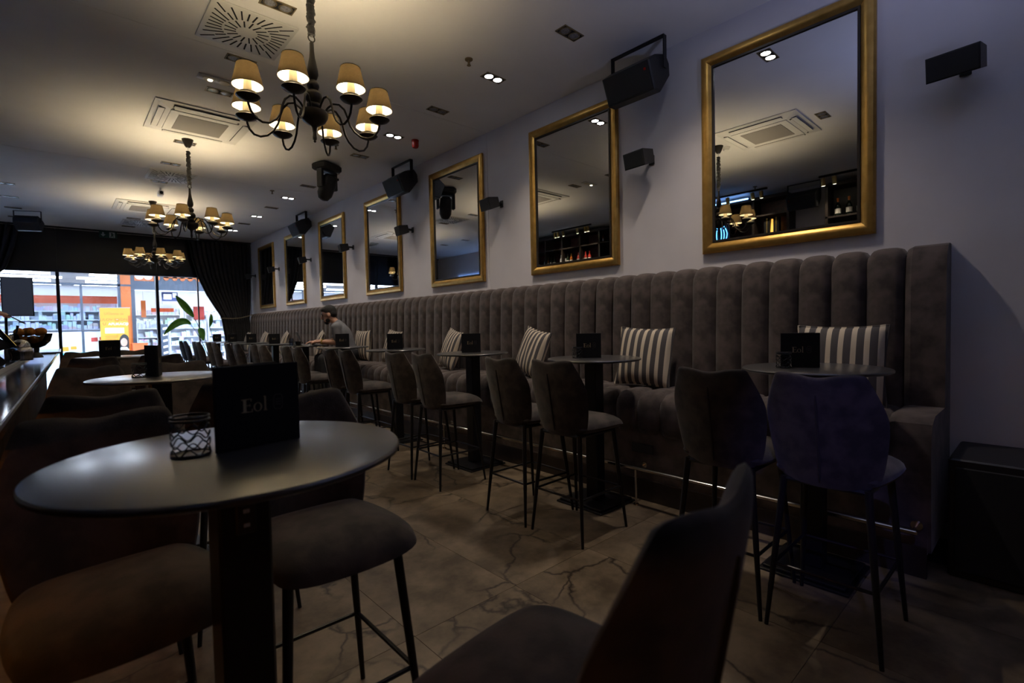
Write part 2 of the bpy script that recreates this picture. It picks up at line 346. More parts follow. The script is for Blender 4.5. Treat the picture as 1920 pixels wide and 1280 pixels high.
for k, (a, b) in enumerate(zip(gx[:-1], gx[1:])):
    struct('window_%d' % (k+1), MB().box(a+0.03, b-0.03, YF-0.005, YF+0.005, 0.10, 2.74), 'pane_glass')
obj('corner_post', MB().box(W-0.10, W-0.04, YF-0.16, YF-0.10, 0, 2.74), 'mullion', fr, False)

# ================================================================== SEATING
def blob(outline, zf, zb, nr=(0.35, 0.62, 0.8, 0.91, 0.97, 1.0)):
    """closed pad from a star-shaped outline: zf / zb give the two faces at (x, y, r)"""
    n = len(outline); cx = sum(p[0] for p in outline)/n; cy = sum(p[1] for p in outline)/n
    mb = MB(); mb.v = []; top = []; bot = []
    def ringv(r, fn): return [fn(cx+(x-cx)*r, cy+(y-cy)*r, r) for x, y in outline]
    mb.v.append(fn0(zf, cx, cy)); mb.v.append(fn0(zb, cx, cy))
    ft = [ringv(r, zf) for r in nr[:-1]]; fb = [ringv(r, zb) for r in nr[:-1]]; rim = ringv(1.0, zf)
    rings_t = ft + [rim]; off = 2; idx_t = []
    for r in rings_t: idx_t.append(list(range(len(mb.v), len(mb.v)+n))); mb.v += r
    idx_b = []
    for r in fb: idx_b.append(list(range(len(mb.v), len(mb.v)+n))); mb.v += r
    idx_b.append(idx_t[-1])
    for idx, c in ((idx_t, 0), (idx_b, 1)):
        for j in range(n): mb.f.append((c, idx[0][j], idx[0][(j+1) % n]))
        for a, b in zip(idx[:-1], idx[1:]):
            for j in range(n): mb.f.append((a[j], b[j], b[(j+1) % n], a[(j+1) % n]))
    return mb
def fn0(fn, x, y): return fn(x, y, 0.0)
def smooth_outline(pts, n=44, it=2):
    for _ in range(it):                          # Chaikin corner cutting
        q = []
        for a, b in zip(pts, pts[1:]+pts[:1]):
            q += [(a[0]*.75+b[0]*.25, a[1]*.75+b[1]*.25), (a[0]*.25+b[0]*.75, a[1]*.25+b[1]*.75)]
        pts = q
    return pts

def make_stool(label):
    t = thing('bar_stool', label, 'bar stool', group='velvet bar stools')
    # faces +x, origin on the floor
    e = lambda r: sqrt(max(0.0, 1-r**4))
    seat_o = smooth_outline([(-0.185,-0.17),(-0.16,-0.21),(0.0,-0.238),(0.20,-0.235),(0.255,-0.19),(0.268,0),(0.255,0.19),(0.20,0.235),(0.0,0.238),(-0.16,0.21),(-0.185,0.17),(-0.19,0)])
    seat_o = [(x, y*0.945) for x, y in seat_o]
    def zf(x, y, r): return (x, y, 0.705 + 0.055*e(r) + 0.010*(1-r*r) - 0.028*max(0, (x-0.13)/0.13)**2)
    def zb(x, y, r): return (x, y, 0.705 - 0.042*e(r))
    obj('seat', blob(seat_o, zf, zb), 'velvet', t)
    back_o = smooth_outline([(-0.185,0.665),(0.0,0.655),(0.185,0.665),(0.215,0.76),(0.236,0.94),(0.222,1.01),(0.178,1.12),(0.165,1.142),(0.09,1.140),(0.0,1.120),(-0.09,1.140),(-0.165,1.142),(-0.178,1.12),(-0.222,1.01),(-0.236,0.94),(-0.215,0.76)])
    back_o = [(y*0.965, z) for y, z in back_o]
    def mid(y, z): return -0.205 - 0.075*((z-0.69)/0.44) + 1.75*y*y*(0.6+0.4*(1.14-z)/0.45)
    def bf(y, z, r): return (mid(y, z) + 0.030*e(r), y, z)
    def bb(y, z, r): return (mid(y, z) - 0.024*e(r), y, z)
    bo = obj('backrest', blob(back_o, bf, bb), 'velvet', t)
    zs = [1.055-0.36*i/8 for i in range(9)]
    obj('back_seam', MB().tube([(mid(0, z)-0.0245, 0, z) for z in zs], [0.002]+[0.0065]*7+[0.003], 6), 'seam_thread', bo)
    legs = [((-0.175,-0.155,0.672),(-0.232,-0.212,0)),((-0.175,0.155,0.672),(-0.232,0.212,0)),((0.16,-0.165,0.672),(0.232,-0.212,0)),((0.16,0.165,0.672),(0.232,0.212,0))]
    for a, b in legs:
        obj('leg', MB().tube([a, (Vector(a)+Vector(b))/2, b], [0.0155, 0.0135, 0.009], 10), 'black_metal', t)
    def on(l, z): a, b = Vector(l[0]), Vector(l[1]); return a + (b-a)*((0.672-z)/0.672)
    for i, j, z in ((0,1,0.28),(2,3,0.28),(0,2,0.28),(1,3,0.28)):
        obj('footrest', MB().tube([on(legs[i], z), on(legs[j], z)], 0.0075, 8), 'black_metal', t)
    fm = MB()
    for i, j in ((0,1),(2,3),(0,2),(1,3)): fm.tube([on(legs[i], 0.663), on(legs[j], 0.663)], 0.012, 6)
    obj('seat_frame', fm, 'black_metal', t)
    return t

TABLE_Y = [0.871 + 1.486*k for k in range(10)]
STX = 2.53
first_stool = None
def stool(x, y, rz, label):
    global first_stool
    if first_stool is None:
        first_stool = make_stool(label); first_stool.location = (x, y, 0); first_stool.rotation_euler = (0,0,rz); return first_stool
    return dup(first_stool, (x, y, 0), rz, label)
stool(STX, 0.645, 0.0, 'blue-lit velvet bar stool with black legs, frontmost at the banquette tables')
stool(STX, 1.10, 0.02, 'dark velvet bar stool beside the blue-lit stool at the nearest banquette table')
for k in range(1, 10):
    y = TABLE_Y[k]; j1, j2 = random.uniform(-.015,.015), random.uniform(-.015,.015)
    stool(STX+j1, y-0.232, random.uniform(-.05,.05), 'taupe velvet bar stool at the %s banquette table, the closer of its pair' % ORD[k])
    stool(STX+j2, y+0.232, random.uniform(-.05,.05), 'taupe velvet bar stool at the %s banquette table, the farther of its pair' % ORD[k])
stool(0.105, 1.57, -pi/2+0.10, 'brown velvet bar stool facing us at left foreground table, next to the bar')
stool(0.615, 1.58, -pi/2-0.02, 'brown velvet bar stool tucked under right side of the left foreground table')
stool(0.615, 0.565, pi/2+0.12, 'very close blurred bar stool at the bottom edge, back turned to us')
stool(0.13, 2.72, pi/2, 'bar stool back to back with the foreground one, on the bar side')
stool(0.62, 2.72, pi/2, 'bar stool hidden behind the foreground menu, back turned to us')
stool(0.16, 4.22, -pi/2, 'bar stool facing us on the bar side of the middle aisle table')
stool(0.68, 4.22, -pi/2, 'bar stool facing us on the right of the middle aisle table')
stool(0.26, 6.35, pi/2, 'bar stool with its back to us at the farthest aisle table, bar side')
stool(0.78, 6.35, pi/2, 'bar stool with its back to us at the farthest aisle table, right side')
stool(0.24, 8.0, -pi/2, 'bar stool facing us behind the farthest aisle table, bar side')
stool(0.76, 8.0, -pi/2, 'bar stool facing us behind the farthest aisle table, right side')

def make_table(label, socket=False):
    t = thing('bar_table', label, 'table', group='round pedestal bar tables')
    obj('table_top', MB().lathe([(0.30,1.080),(0.338,1.081),(0.349,1.086),(0.350,1.093),(0.347,1.0975),(0.340,1.10)], n=72), 'table_laminate', t, ang=25)
    obj('column', MB().cbox(-0.052,0.052,-0.052,0.052,0.028,1.07,0.006), 'black_metal', t)
    obj('top_plate', MB().box(-0.15,0.15,-0.15,0.15,1.068,1.080), 'black_metal', t, False)
    obj('base_plate', MB().cbox(-0.213,0.213,-0.213,0.213,0.0,0.014,0.004).cbox(-0.195,0.195,-0.195,0.195,0.014,0.03,0.004), 'black_metal', t, False)
    return t
first_table = make_table('round grey table in the left foreground with menu and wire holder')
first_table.location = (0.285, 1.217, 0)
so = obj('power_socket', MB().cbox(-0.02,0.02,-0.058,-0.051,0.93,1.0,0.003), 'black_plastic', first_table)
for z in (0.95, 0.98): obj('socket_port', MB().box(-0.006,0.006,-0.0595,-0.0575,z-0.004,z+0.004), 'steel_trim', so, False)
KIDS[first_table].remove(so)
dup(first_table, (0.45, 3.62, 0), 0, 'round table in the middle of the aisle with a spine-on black menu')
dup(first_table, (0.47, 7.15, 0), 0, 'round table farthest down the aisle towards the glass front')
for k, y in enumerate(TABLE_Y):
    dup(first_table, (3.0, y, 0), 0, 'round dark pedestal table along the banquette, %s from the camera' % ORD[k])

# menus: folded black card, gold word on the front
def letters():
    mb = MB(); z = 0.0002
    def r(x0, x1, y0, y1): mb.box(x0, x1, y0, y1, 0, z)
    r(0.004,0.0105,0,0.030); r(0.0,0.0155,0,0.0018); r(0.0,0.0155,0.0282,0.030); r(0.0155,0.024,0,0.0014); r(0.0155,0.022,0.0286,0.030); r(0.0105,0.019,0.0145,0.016)
    r(0.0225,0.024,0,0.007); r(0.0205,0.022,0.024,0.030); r(0.018,0.019,0.012,0.0185)
    n = 24; o = [(0.0355+0.0095*cos(2*pi*i/n), 0.0098+0.0102*sin(2*pi*i/n), z) for i in range(n)]; q = [(0.0355+0.0062*cos(2*pi*i/n), 0.0098+0.0090*sin(2*pi*i/n), z) for i in range(n)]
    mb.add(o+q, [(i, (i+1) % n, n+(i+1) % n, n+i) for i in range(n)])
    r(0.0505,0.0540,0,0.033); r(0.048,0.0565,0,0.0016); r(0.0488,0.0505,0.0315,0.033)
    return mb
def emblem():
    mb = MB(); n = 28; o = []; q = []
    for i in range(n):
        a = 2*pi*i/n; c, s_ = cos(a), sin(a); k = (abs(c)**4+abs(s_)**4)**-0.25
        o.append((0.011*c*k, 0.018*s_*k, 0)); q.append((0.0095*c*k, 0.0163*s_*k, 0))
    mb.add(o+q, [(i, (i+1) % n, n+(i+1) % n, n+i) for i in range(n)])
    for y in (-0.006, 0, 0.006): mb.box(-0.006, 0.006, y-0.0008, y+0.0008, 0, 0.0002)
    return mb
def make_menu(label):
    t = thing('menu', label, 'menu', group='black folded menus')
    S = 0.186
    c1 = obj('front_cover', MB().cbox(-S/2, S/2, -0.0025, 0.0025, 0, S, 0.001), 'card_black', t, False)
    a = radians(24)
    mb = MB().cbox(0, S, -0.0025, 0.0025, 0, S, 0.001); mb.xf(Matrix.Translation((-S/2,0.004,0)) @ Matrix.Rotation(a, 4, 'Z'))
    obj('back_cover', mb, 'card_black', t, False)
    rot = Matrix.Rotation(pi/2, 4, 'X')
    obj('lettering', letters().xf(Matrix.Translation((-0.040,-0.0027,0.080)) @ rot), 'gold_print', c1, False)
    obj('emblem', emblem().xf(Matrix.Translation((0.042,-0.0027,0.096)) @ rot), 'dim_print', c1, False)
    return t
menu0 = make_menu('large black folded menu reading Eol on the foreground table')
menu0.location = (0.338, 1.23, 1.10); menu0.rotation_euler = (0,0,0.14)
dup(menu0, (0.46, 3.68, 1.10), 1.35, 'black menu seen towards its spine on the middle aisle table')
dup(menu0, (0.44, 7.10, 1.10), -0.05, 'black menu reading Eol on the farthest aisle table')
VIEW = lambda x, y: math.atan2(-x, y)      # turn towards the camera
for k, y in enumerate(TABLE_Y):
    if k == 5: continue
    xo, yo = {0:(-0.02,0.06), 1:(-0.02,0.03)}.get(k, (0.0, 0.02))
    dup(menu0, (3.0+xo, y+yo, 1.10), VIEW(3.0, y)*0.92+random.uniform(-.06,.06), 'black menu reading Eol on the %s banquette table from the camera' % ORD[k])

# wire holders
def make_holder(label):
    t = thing('wire_holder', label, 'holder', group='black wire holders')
    r = 0.036
    for z in (0.003, 0.076, 0.083): obj('ring', MB().tube([(r*cos(2*pi*i/20), r*sin(2*pi*i/20), z) for i in range(21)], 0.0025, 6, False), 'black_metal', t)
    for k in range(4):
        z0 = 0.010+0.017*k
        obj('wire', MB().tube([(r*cos(2*pi*i/48), r*sin(2*pi*i/48), z0+0.007*sin(2*pi*i/48*6+k*1.7)) for i in range(49)], 0.0016, 5, False), 'black_metal', t)
    obj('base_disc', MB().lathe([(r,0),(r,0.003)], n=20), 'black_metal', t)
    return t
hold0 = make_holder('black wire coil holder left of the menu on the foreground table')
hold0.location = (0.205, 1.25, 1.10)
dup(hold0, (0.355, 3.64, 1.10), 0, 'black wire holder beside the menu on the middle aisle table')
dup(hold0, (2.895, 0.985, 1.10), 0, 'black wire holder left of the menu on the nearest banquette table')
dup(hold0, (2.92, 2.45, 1.10), 0, 'black wire holder half behind the menu on the second banquette table')

# banquette
bq = thing('banquette', 'long channel-tufted taupe banquette bench running along the mirror wall', 'bench', (0, 0, 0))
FW, Y0B, Y1B = 0.1945, 0.611, 14.42
def flute(path, width, bulge, ns=8):
    """padded channel: path = [(x, z, nx, nz)], bulging across y"""
    rows = []
    for x, z, nx, nz in path:
        row = []
        for i in range(ns+1):
            s_ = -1+2*i/ns; b = bulge*sqrt(max(0, 1-abs(s_)**3.2))
            row.append((x+nx*b, s_*width/2, z+nz*b))
        rows.append(row)
    return MB().grid(rows)
bp = [(3.80,0.70,-1,0),(3.785,0.80,-1,0),(3.785,1.0,-1,0.0),(3.79,1.25,-1,0.02),(3.80,1.50,-1,0.04),(3.805,1.64,-.98,0.15),(3.815,1.70,-.85,0.5),(3.84,1.735,-.5,0.86),(3.88,1.748,-.1,1),(3.95,1.75,0,1)]
back_me = flute(bp, FW-0.001, 0.045).mesh('back_channel', True, 80); back_me.materials.append(M['banquette_velvet'])
sp = [(3.83,0.79,0,1),(3.70,0.79,0,1),(3.55,0.795,0,1),(3.42,0.795,-.1,1),(3.345,0.785,-.4,0.92),(3.300,0.755,-.8,0.6),(3.285,0.71,-1,0.1),(3.285,0.64,-1,0),(3.29,0.56,-1,-.1),(3.31,0.535,-.6,-.8),(3.36,0.53,0,-1)]
seat_me = flute(sp, FW-0.001, 0.038).mesh('seat_channel', True, 80); seat_me.materials.append(M['banquette_velvet'])
nfl = int((Y1B-Y0B)/FW)
for k in range(nfl):
    share('back_channel', back_me, bq, (0, Y0B+(k+0.5)*FW, 0))
    share('seat_channel', seat_me, bq, (0, Y0B+(k+0.5)*FW, 0))
YE = Y0B+nfl*FW
obj('base_panel', MB().box(3.29, W-0.002, 0.43, YE, 0.12, 0.56), 'banquette_velvet', bq, False)
obj('kick_panel', MB().box(3.27, 3.29, 0.43, YE, 0.0, 0.16), 'dark_wood', bq, False)
obj('back_core', MB().box(3.84, W-0.002, 0.43, YE, 0.5, 1.735), 'banquette_velvet', bq, False)
prof = [(3.30,0.13),(3.27,0.60),(3.275,0.72),(3.31,0.80),(3.40,0.835),(3.74,0.835),(3.745,1.2),(3.76,1.60),(3.785,1.72),(3.83,1.775),(3.88,1.79),(3.948,1.79),(3.948,0.13)]
epath = MB().loft([[(x, 0.415, z) for x, z in prof], [(x, 0.43, z) for x, z in prof], [(x, 0.575, z) for x, z in prof], [(x+0.02 if x < 3.9 else x, 0.605, z-0.012) for x, z in prof]], True, True)
obj('end_panel', epath, 'banquette_velvet', bq, True, 30)
ol = obj('power_outlet', MB().cbox(3.278, 3.29, 2.03, 2.22, 0.36, 0.43, 0.003), 'black_plastic', bq, False)

# foot rail
ra = thing('foot_rail', 'long polished steel foot rail in front of the banquette base', 'rail')
obj('rail', MB().cbox(3.135, 3.175, 0.45, YE-0.1, 0.262, 0.288, 0.006), 'chrome', ra)
for i, y in enumerate([0.47, 2.10, 4.59, 7.56, 10.53, 13.5]):
    br = obj('bracket', MB().tube([(3.17, y, 0.276), (3.285, y, 0.276)], 0.007, 8), 'chrome', ra)
    obj('flange', MB().tube([(3.264, y, 0.276), (3.27, y, 0.276)], 0.026, 16), 'chrome', br)
    if i: po = obj('post', MB().tube([(3.155, y, 0.264), (3.155, y, 0.004)], 0.008, 8), 'chrome', ra); obj('foot', MB().lathe([(0.022,0),(0.02,0.008)], (3.155, y), 14), 'chrome', po)

# striped cushions
def make_cushion(label):
    t = thing('cushion', label, 'cushion', group='striped cushions on the banquette')
    n = 22; Sz = 0.245; front = []; back = []
    def pt(i, j, s_):
        u, v = -1+2*i/n, -1+2*j/n
        pin = 1-0.07*(1-v*v)*abs(u)**6; pin2 = 1-0.07*(1-u*u)*abs(v)**6
        th = 0.078*((1-abs(u)**2.6)*(1-abs(v)**2.6))**0.55
        return (u*Sz*pin, v*Sz*pin2, s_*th + 0.004*sin(9*u+4*v)*(1-u*u)*(1-v*v))
    obj('cushion_cover', MB().grid([[pt(i, j, 1) for i in range(n+1)] for j in range(n+1)]).grid([[pt(i, j, -1) for i in range(n+1)] for j in range(n+1)], True), 'stripe_cloth', t, True, 70)
    edge = [pt(i, 0, 0) for i in range(n)] + [pt(n, j, 0) for j in range(n)] + [pt(n-i, n, 0) for i in range(n)] + [pt(0, n-j, 0) for j in range(n+1)]
    obj('piping', MB().tube([(x, y, 0) for x, y, z in edge], 0.006, 6, False), 'stripe_cloth', t)
    return t
def place_cushion(o, y, yaw, lean, roll, x=3.60, z=1.075):
    # local x -> -Y (to the right in view), local y -> up, local z -> -X (out of the wall)
    B = Matrix(((0,0,-1),(-1,0,0),(0,1,0)))
    Rm = Matrix.Rotation(yaw, 3, 'Z') @ Matrix.Rotation(lean, 3, 'Y') @ B @ Matrix.Rotation(roll, 3, 'Z')
    o.rotation_euler = Rm.to_euler(); o.location = (x, y, z)
cu0 = make_cushion('grey striped cushion at the banquette end, behind the nearest table')
CUS = [(0.90,0.04,0.20,0.0,'x'),(2.30,0.10,0.22,-0.03,'cream striped cushion on the banquette, second from the camera'),(3.62,-0.25,0.30,-0.16,'slanted striped cushion on the banquette, third from the camera'),(5.04,-0.25,0.30,-0.14,'tilted striped cushion on the banquette, fourth from the camera'),
       (6.50,-0.1,0.25,-0.08,'striped cushion left of the fourth banquette menu'),(7.66,0.02,0.08,0.0,'striped cushion mostly hidden behind the seated man'),(9.2,-0.3,0.3,-0.15,'striped cushion in front of the seated man above his hands'),(11.1,-0.2,0.3,-0.12,'striped cushion behind the drinking glass'),(12.5,-0.1,0.25,-0.1,'striped cushion next to last towards the curtain'),(13.85,-0.1,0.2,0.0,'striped cushion farthest along the banquette by the curtain')]
for k, (y, yaw, lean, roll, lb) in enumerate(CUS):
    o = cu0 if k == 0 else dup(cu0, None, None, lb)
    place_cushion(o, y, yaw, lean, roll, 3.71 if k == 5 else 3.60)

# ================================================================== MIRRORS AND WALL THINGS
MH, MW = 1.565, 1.165
def make_mirror(label):
    t = thing('wall_mirror', label, 'mirror', group='gold framed mirrors in a row')
    # local: y across, z up, -x out of the wall; origin at the frame's bottom centre on the wall
    fw = 0.085; prof = [(0.0,0.0),(0.0,-0.026),(0.012,-0.040),(0.035,-0.044),(0.06,-0.036),(0.074,-0.024),(fw,-0.020),(fw,0.0)]
    cs = [(-MW/2,0),(MW/2,0),(MW/2,MH),(-MW/2,MH)]; sg = [(1,1),(-1,1),(-1,-1),(1,-1)]
    rings = [[(d, cs[i][0]+sg[i][0]*o_, cs[i][1]+sg[i][1]*o_) for o_, d in prof] for i in range(4)]
    for i in range(4):
        obj('frame_side', MB().loft([rings[i], rings[(i+1) % 4]], True, True), 'gold_frame', t, True, 28)
    bd = MB(); a = fw; b = fw+0.016
    for (y0, y1, z0, z1) in ((-MW/2+a, MW/2-a, a, b), (-MW/2+a, MW/2-a, MH-b, MH-a), (-MW/2+a, -MW/2+b, b, MH-b), (MW/2-b, MW/2-a, b, MH-b)): bd.box(-0.026, -0.006, y0, y1, z0, z1)
    obj('inner_bead', bd, 'dark_bead', t, False)
    obj('glass', MB().box(-0.014, -0.008, -MW/2+b-0.004, MW/2-b+0.004, b-0.004, MH-b+0.004), 'mirror_glass', t, False)
    return t
mi0 = None
for k in range(7):
    y = 1.365+1.985*k
    lb = 'gold framed mirror on the right wall, %s from the camera' % ORD[k]
    mi0_ = make_mirror(lb) if mi0 is None else dup(mi0, None, None, lb)
    mi0 = mi0 or mi0_; mi0_.location = (W-0.002, y, 1.905)

def make_small_speaker(label):
    t = thing('wall_speaker', label, 'speaker', group='small black wall speakers')
    # local origin on the wall, -x out, y along wall
    mb = MB().loft([[(-0.16,-0.135,-0.075),(-0.16,0.135,-0.075),(-0.16,0.135,0.075),(-0.16,-0.135,0.075)], [(-0.01,-0.115,-0.06),(-0.01,0.115,-0.06),(-0.01,0.115,0.06),(-0.01,-0.115,0.06)]])
    tilt = Matrix.Translation((-0.11,0.0,0)) @ Matrix.Rotation(radians(-14), 4, 'Y') @ Matrix.Rotation(radians(-14), 4, 'Z')
    obj('cabinet', mb.xf(tilt), 'black_plastic', t, False)
    obj('grille', MB().cbox(-0.168,-0.159,-0.13,0.13,-0.07,0.07,0.004).xf(tilt), 'speaker_grille', t)
    obj('wall_arm', MB().tube([(0,0,0),(-0.05,0,0),(-0.115,0,0)], 0.018, 8), 'black_plastic', t)
    obj('wall_plate', MB().cbox(-0.014,0,-0.03,0.03,-0.045,0.045,0.004), 'black_plastic', t)
    return t
ss0 = None
for k, y in enumerate([0.36, 2.42, 4.43, 6.42, 8.41, 10.39, 12.38, 14.25]):
    lb = 'small black speaker high on the right wall, %s from the camera' % ORD[k]
    o = make_small_speaker(lb) if ss0 is None else dup(ss0, None, None, lb)
    ss0 = ss0 or o; o.location = (W, y, 2.79); o.scale = (0.9, 0.9, 0.9)

def make_big_speaker(label):
    t = thing('ceiling_speaker', label, 'speaker', group='large black speakers on yokes')
    # local origin at the ceiling, y along the cabinet
    out = [(-0.20,-0.14),(-0.11,-0.175),(0.10,-0.07),(0.135,0.03),(0.11,0.115),(-0.06,0.13),(-0.20,0.10)]
    tilt = Matrix.Translation((0.01,0,-0.262)) @ Matrix.Rotation(radians(-24), 4, 'Y') @ Matrix.Scale(0.94, 4)
    rim = [(x*0.94, z*0.94) for x, z in out]
    mb = MB().loft([[(x, -0.245, z) for x, z in rim], [(x, -0.235, z) for x, z in out], [(x, 0.235, z) for x, z in out], [(x, 0.245, z) for x, z in rim]])
    cab = obj('cabinet', mb.xf(tilt), 'black_plastic', t, False)
    obj('grille', MB().cbox(-0.206,-0.199,-0.225,0.225,-0.128,0.095,0.003).xf(tilt), 'speaker_grille', t)
    obj('badge', MB().box(-0.209,-0.2055,-0.205,-0.185,0.03,0.05).xf(tilt), 'red_plastic', cab, False)
    ym = MB()
    for s_ in (-1, 1): ym.box(-0.02, 0.025, s_*0.255-0.004, s_*0.255+0.004, -0.265, 0.0)
    ym.box(-0.02, 0.025, -0.259, 0.259, -0.008, 0.0)
    obj('yoke', ym, 'black_metal', t, False)
    return t
bs0 = None
for k, y in enumerate([2.42, 6.33, 10.28]):
    lb = 'large black loudspeaker on a ceiling yoke by the mirror wall, %s from the camera' % ORD[k]
    o = make_big_speaker(lb) if bs0 is None else dup(bs0, None, None, lb)
    bs0 = bs0 or o; o.location = (3.74, y, H)
dup(bs0, (-1.72, 2.93, H), pi, 'large black loudspeaker on the bar side, seen only in the nearest mirror')
o = dup(bs0, (-0.30, 13.1, H), -pi/2-0.4, 'black loudspeaker hanging below the ceiling at the far left')
o.scale = (0.8, 0.8, 0.8)

sb = thing('subwoofer', 'large black loudspeaker box standing on the floor right of the banquette', 'speaker', (3.67, 0.0, 0))
obj('cabinet', MB().cbox(-0.26, 0.26, -0.55, 0.365, 0, 0.62, 0.008), 'black_plastic', sb, False)
obj('grille', MB().cbox(-0.275, -0.259, -0.52, 0.335, 0.04, 0.58, 0.004), 'speaker_grille', sb)

# ================================================================== CEILING THINGS
def make_downlight(label, lit):
    t = thing('downlight', label, 'downlight', group='twin recessed downlights')
    fx = MB()
    for (x0, x1, y0, y1) in ((-0.115,0.115,-0.055,-0.046),(-0.115,0.115,0.046,0.055),(-0.115,-0.106,-0.046,0.046),(0.106,0.115,-0.046,0.046)): fx.box(x0, x1, y0, y1, -0.006, 0)
    obj('trim_frame', fx, 'bronze_trim', t, False)
    obj('recess', MB().box(-0.106,0.106,-0.046,0.046,-0.0015,0), 'dark_slot', t, False)
    for x in (-0.053, 0.053):
        g = obj('gimbal', MB().tube([(x+0.043*cos(2*pi*i/20), 0.043*sin(2*pi*i/20), -0.004) for i in range(21)], 0.004, 6, False), 'bronze_trim', t)
        obj('lamp', MB().lathe([(0.037,-0.0015),(0.037,-0.006),(0.02,-0.009)], (x,0), 18), 'lamp_lit' if lit else 'lamp_glass_off', g)
        if lit: spot('downlight_beam', (x,0,-0.014), P_DOWN/2, (1.0, 0.86, 0.72), 112, 1.0, t, 0.03)
    return t
dl = {}
def downlight(x, y, lit, label):
    if lit not in dl: dl[lit] = make_downlight(label, lit); o = dl[lit]
    else: o = dup(dl[lit], None, None, label)
    o.location = (x, y, H)
for k in range(7): downlight(3.137, 1.73+1.872*k, True, 'lit twin downlight in the row near the mirrors, %s from the camera' % ORD[k])
for k in range(6): downlight(3.137, 2.655+1.872*k, False, 'unlit twin downlight in the row near the mirrors, %s from the camera' % ORD[k])
for k, y in enumerate([1.82, 3.80, 4.77, 5.53, 7.28, 8.31, 9.40, 11.95, 12.75, 13.75]): downlight(1.27, y, False, 'unlit twin downlight in the chandelier row, %s from the camera' % ORD[k])
for k, y in enumerate([10.9, 11.9, 12.9, 13.85]): downlight(-0.48, y, False, 'unlit twin downlight over the bar at far left, %s from the camera' % ORD[k])

t = thing('emergency_light', 'pale twin emergency spot plate on the ceiling, one lens glowing', 'emergency light', (1.19, 5.28, H))
obj('plate', MB().cbox(-0.15,0.15,-0.055,0.055,-0.012,0,0.003), 'white_plastic', t)
for x in (-0.065, 0.065): obj('lens_ring', MB().lathe([(0.045,-0.012),(0.045,-0.02),(0.03,-0.022)], (x,0), 18), 'socket_ivory', t)
obj('lens', MB().lathe([(0.022,-0.020),(0.018,-0.028)], (-0.05,0), 14), 'emergency_lit', t)

def make_vent(label):
    t = thing('ceiling_vent', label, 'vent', group='square swirl ceiling vents')
    obj('plate', MB().cbox(-0.295,0.295,-0.295,0.295,-0.014,0,0.004), 'white_plastic', t)
    sl = MB().box(-0.5,0.5,-0.5,0.5,-0.016,-0.0142).mesh('slot', False); sl.materials.append(M['dark_slot'])
    ndir = 32
    for i in range(ndir):
        a = 2*pi*i/ndir; lim = 0.262/max(abs(cos(a)), abs(sin(a)))
        segs = [(0.075, 0.155), (0.170, lim)] if lim < 0.33 else [(0.075, 0.155), (0.170, 0.25), (0.262, lim)]
        for q, (r0, r1) in enumerate(segs):
            if q == 0 and i % 2: continue
            rm = (r0+r1)/2
            share('slot', sl, t, (rm*cos(a), rm*sin(a), 0), (0,0,a+0.10), (r1-r0, 0.011, 1))
    return t
v0 = None
for (x, y, lb) in ((1.19, 4.28, 'nearest'), (1.37, 8.98, 'middle'), (1.40, 13.2, 'farthest')):
    l = '%s white square ceiling vent with radial slots beside the chandeliers' % lb
    o = make_vent(l) if v0 is None else dup(v0, None, None, l); v0 = v0 or o; o.location = (x, y, H)

def make_cassette(label):
    t = thing('air_conditioner', label, 'air conditioner', group='ceiling cassette air conditioners')
    S = 0.465; rim = MB(); i_ = 0.33
    rim.loft([[(-S,-S,0),(S,-S,0),(S,S,0),(-S,S,0)], [(-S,-S,-0.012),(S,-S,-0.012),(S,S,-0.012),(-S,S,-0.012)], [(-i_,-i_,-0.035),(i_,-i_,-0.035),(i_,i_,-0.035),(-i_,i_,-0.035)]])
    obj('panel', rim, 'white_plastic', t, False)
    for k in range(4):
        a = k*pi/2; Rz = Matrix.Rotation(a, 4, 'Z')
        sl = obj('air_slot', MB().box(-0.30,0.30,0.352,0.415,-0.030,-0.018).xf(Rz), 'dark_slot', t, False)
        obj('louver', MB().box(-0.297,0.297,0.364,0.416,-0.035,-0.030).xf(Rz @ Matrix.Translation((0,0.003,-0.001))), 'white_plastic', sl, False)
    obj('centre_frame', MB().box(-0.315,0.315,-0.315,0.315,-0.042,-0.03), 'white_plastic', t, False)
    obj('grille', MB().box(-0.235,0.235,-0.235,0.235,-0.045,-0.041), 'grey_grille', t, False)
    for x in (-0.3, 0.3): obj('screw_cover', MB().lathe([(0.010,-0.042),(0.009,-0.048)], (x,-0.36), 10), 'dark_slot', t)
    return t
a0 = None
for (x, y, lb) in ((1.25, 2.43, 'seen in the nearest mirror'), (1.285, 6.5, 'behind the nearest chandelier'), (1.33, 11.46, 'at the far end')):
    l = 'white ceiling cassette air conditioner ' + lb
    o = make_cassette(l) if a0 is None else dup(a0, None, None, l); a0 = a0 or o; o.location = (x, y, H)

for k, (x, y) in enumerate(((2.76, 3.49), (2.77, 8.89), (2.72, 6.2), (-1.28, 3.57))):
    lbs = ['near the first lit downlight', 'far down the room between downlights', 'under the chandelier arms beside the moving light', 'over the bar, seen in the nearest mirror']
    t = thing('sprinkler', 'small brass ceiling sprinkler ' + lbs[k], 'sprinkler', (x, y, H), group='ceiling sprinklers')
    obj('rosette', MB().lathe([(0.035,0),(0.034,-0.008),(0.012,-0.012)], n=16), 'bronze_trim', t)
    obj('nozzle', MB().lathe([(0.010,-0.01),(0.010,-0.05),(0.018,-0.052),(0.018,-0.056)], n=10), 'bronze_trim', t)
t = thing('fire_alarm', 'red domed fire alarm beacon on the ceiling', 'alarm', (3.41, 5.43, H))
obj('base', MB().lathe([(0.045,0),(0.045,-0.02)], n=20), 'red_plastic', t)
obj('dome', MB().lathe([(0.042,-0.02),(0.043,-0.07),(0.035,-0.092),(0.015,-0.10)], n=20), 'red_plastic', t)
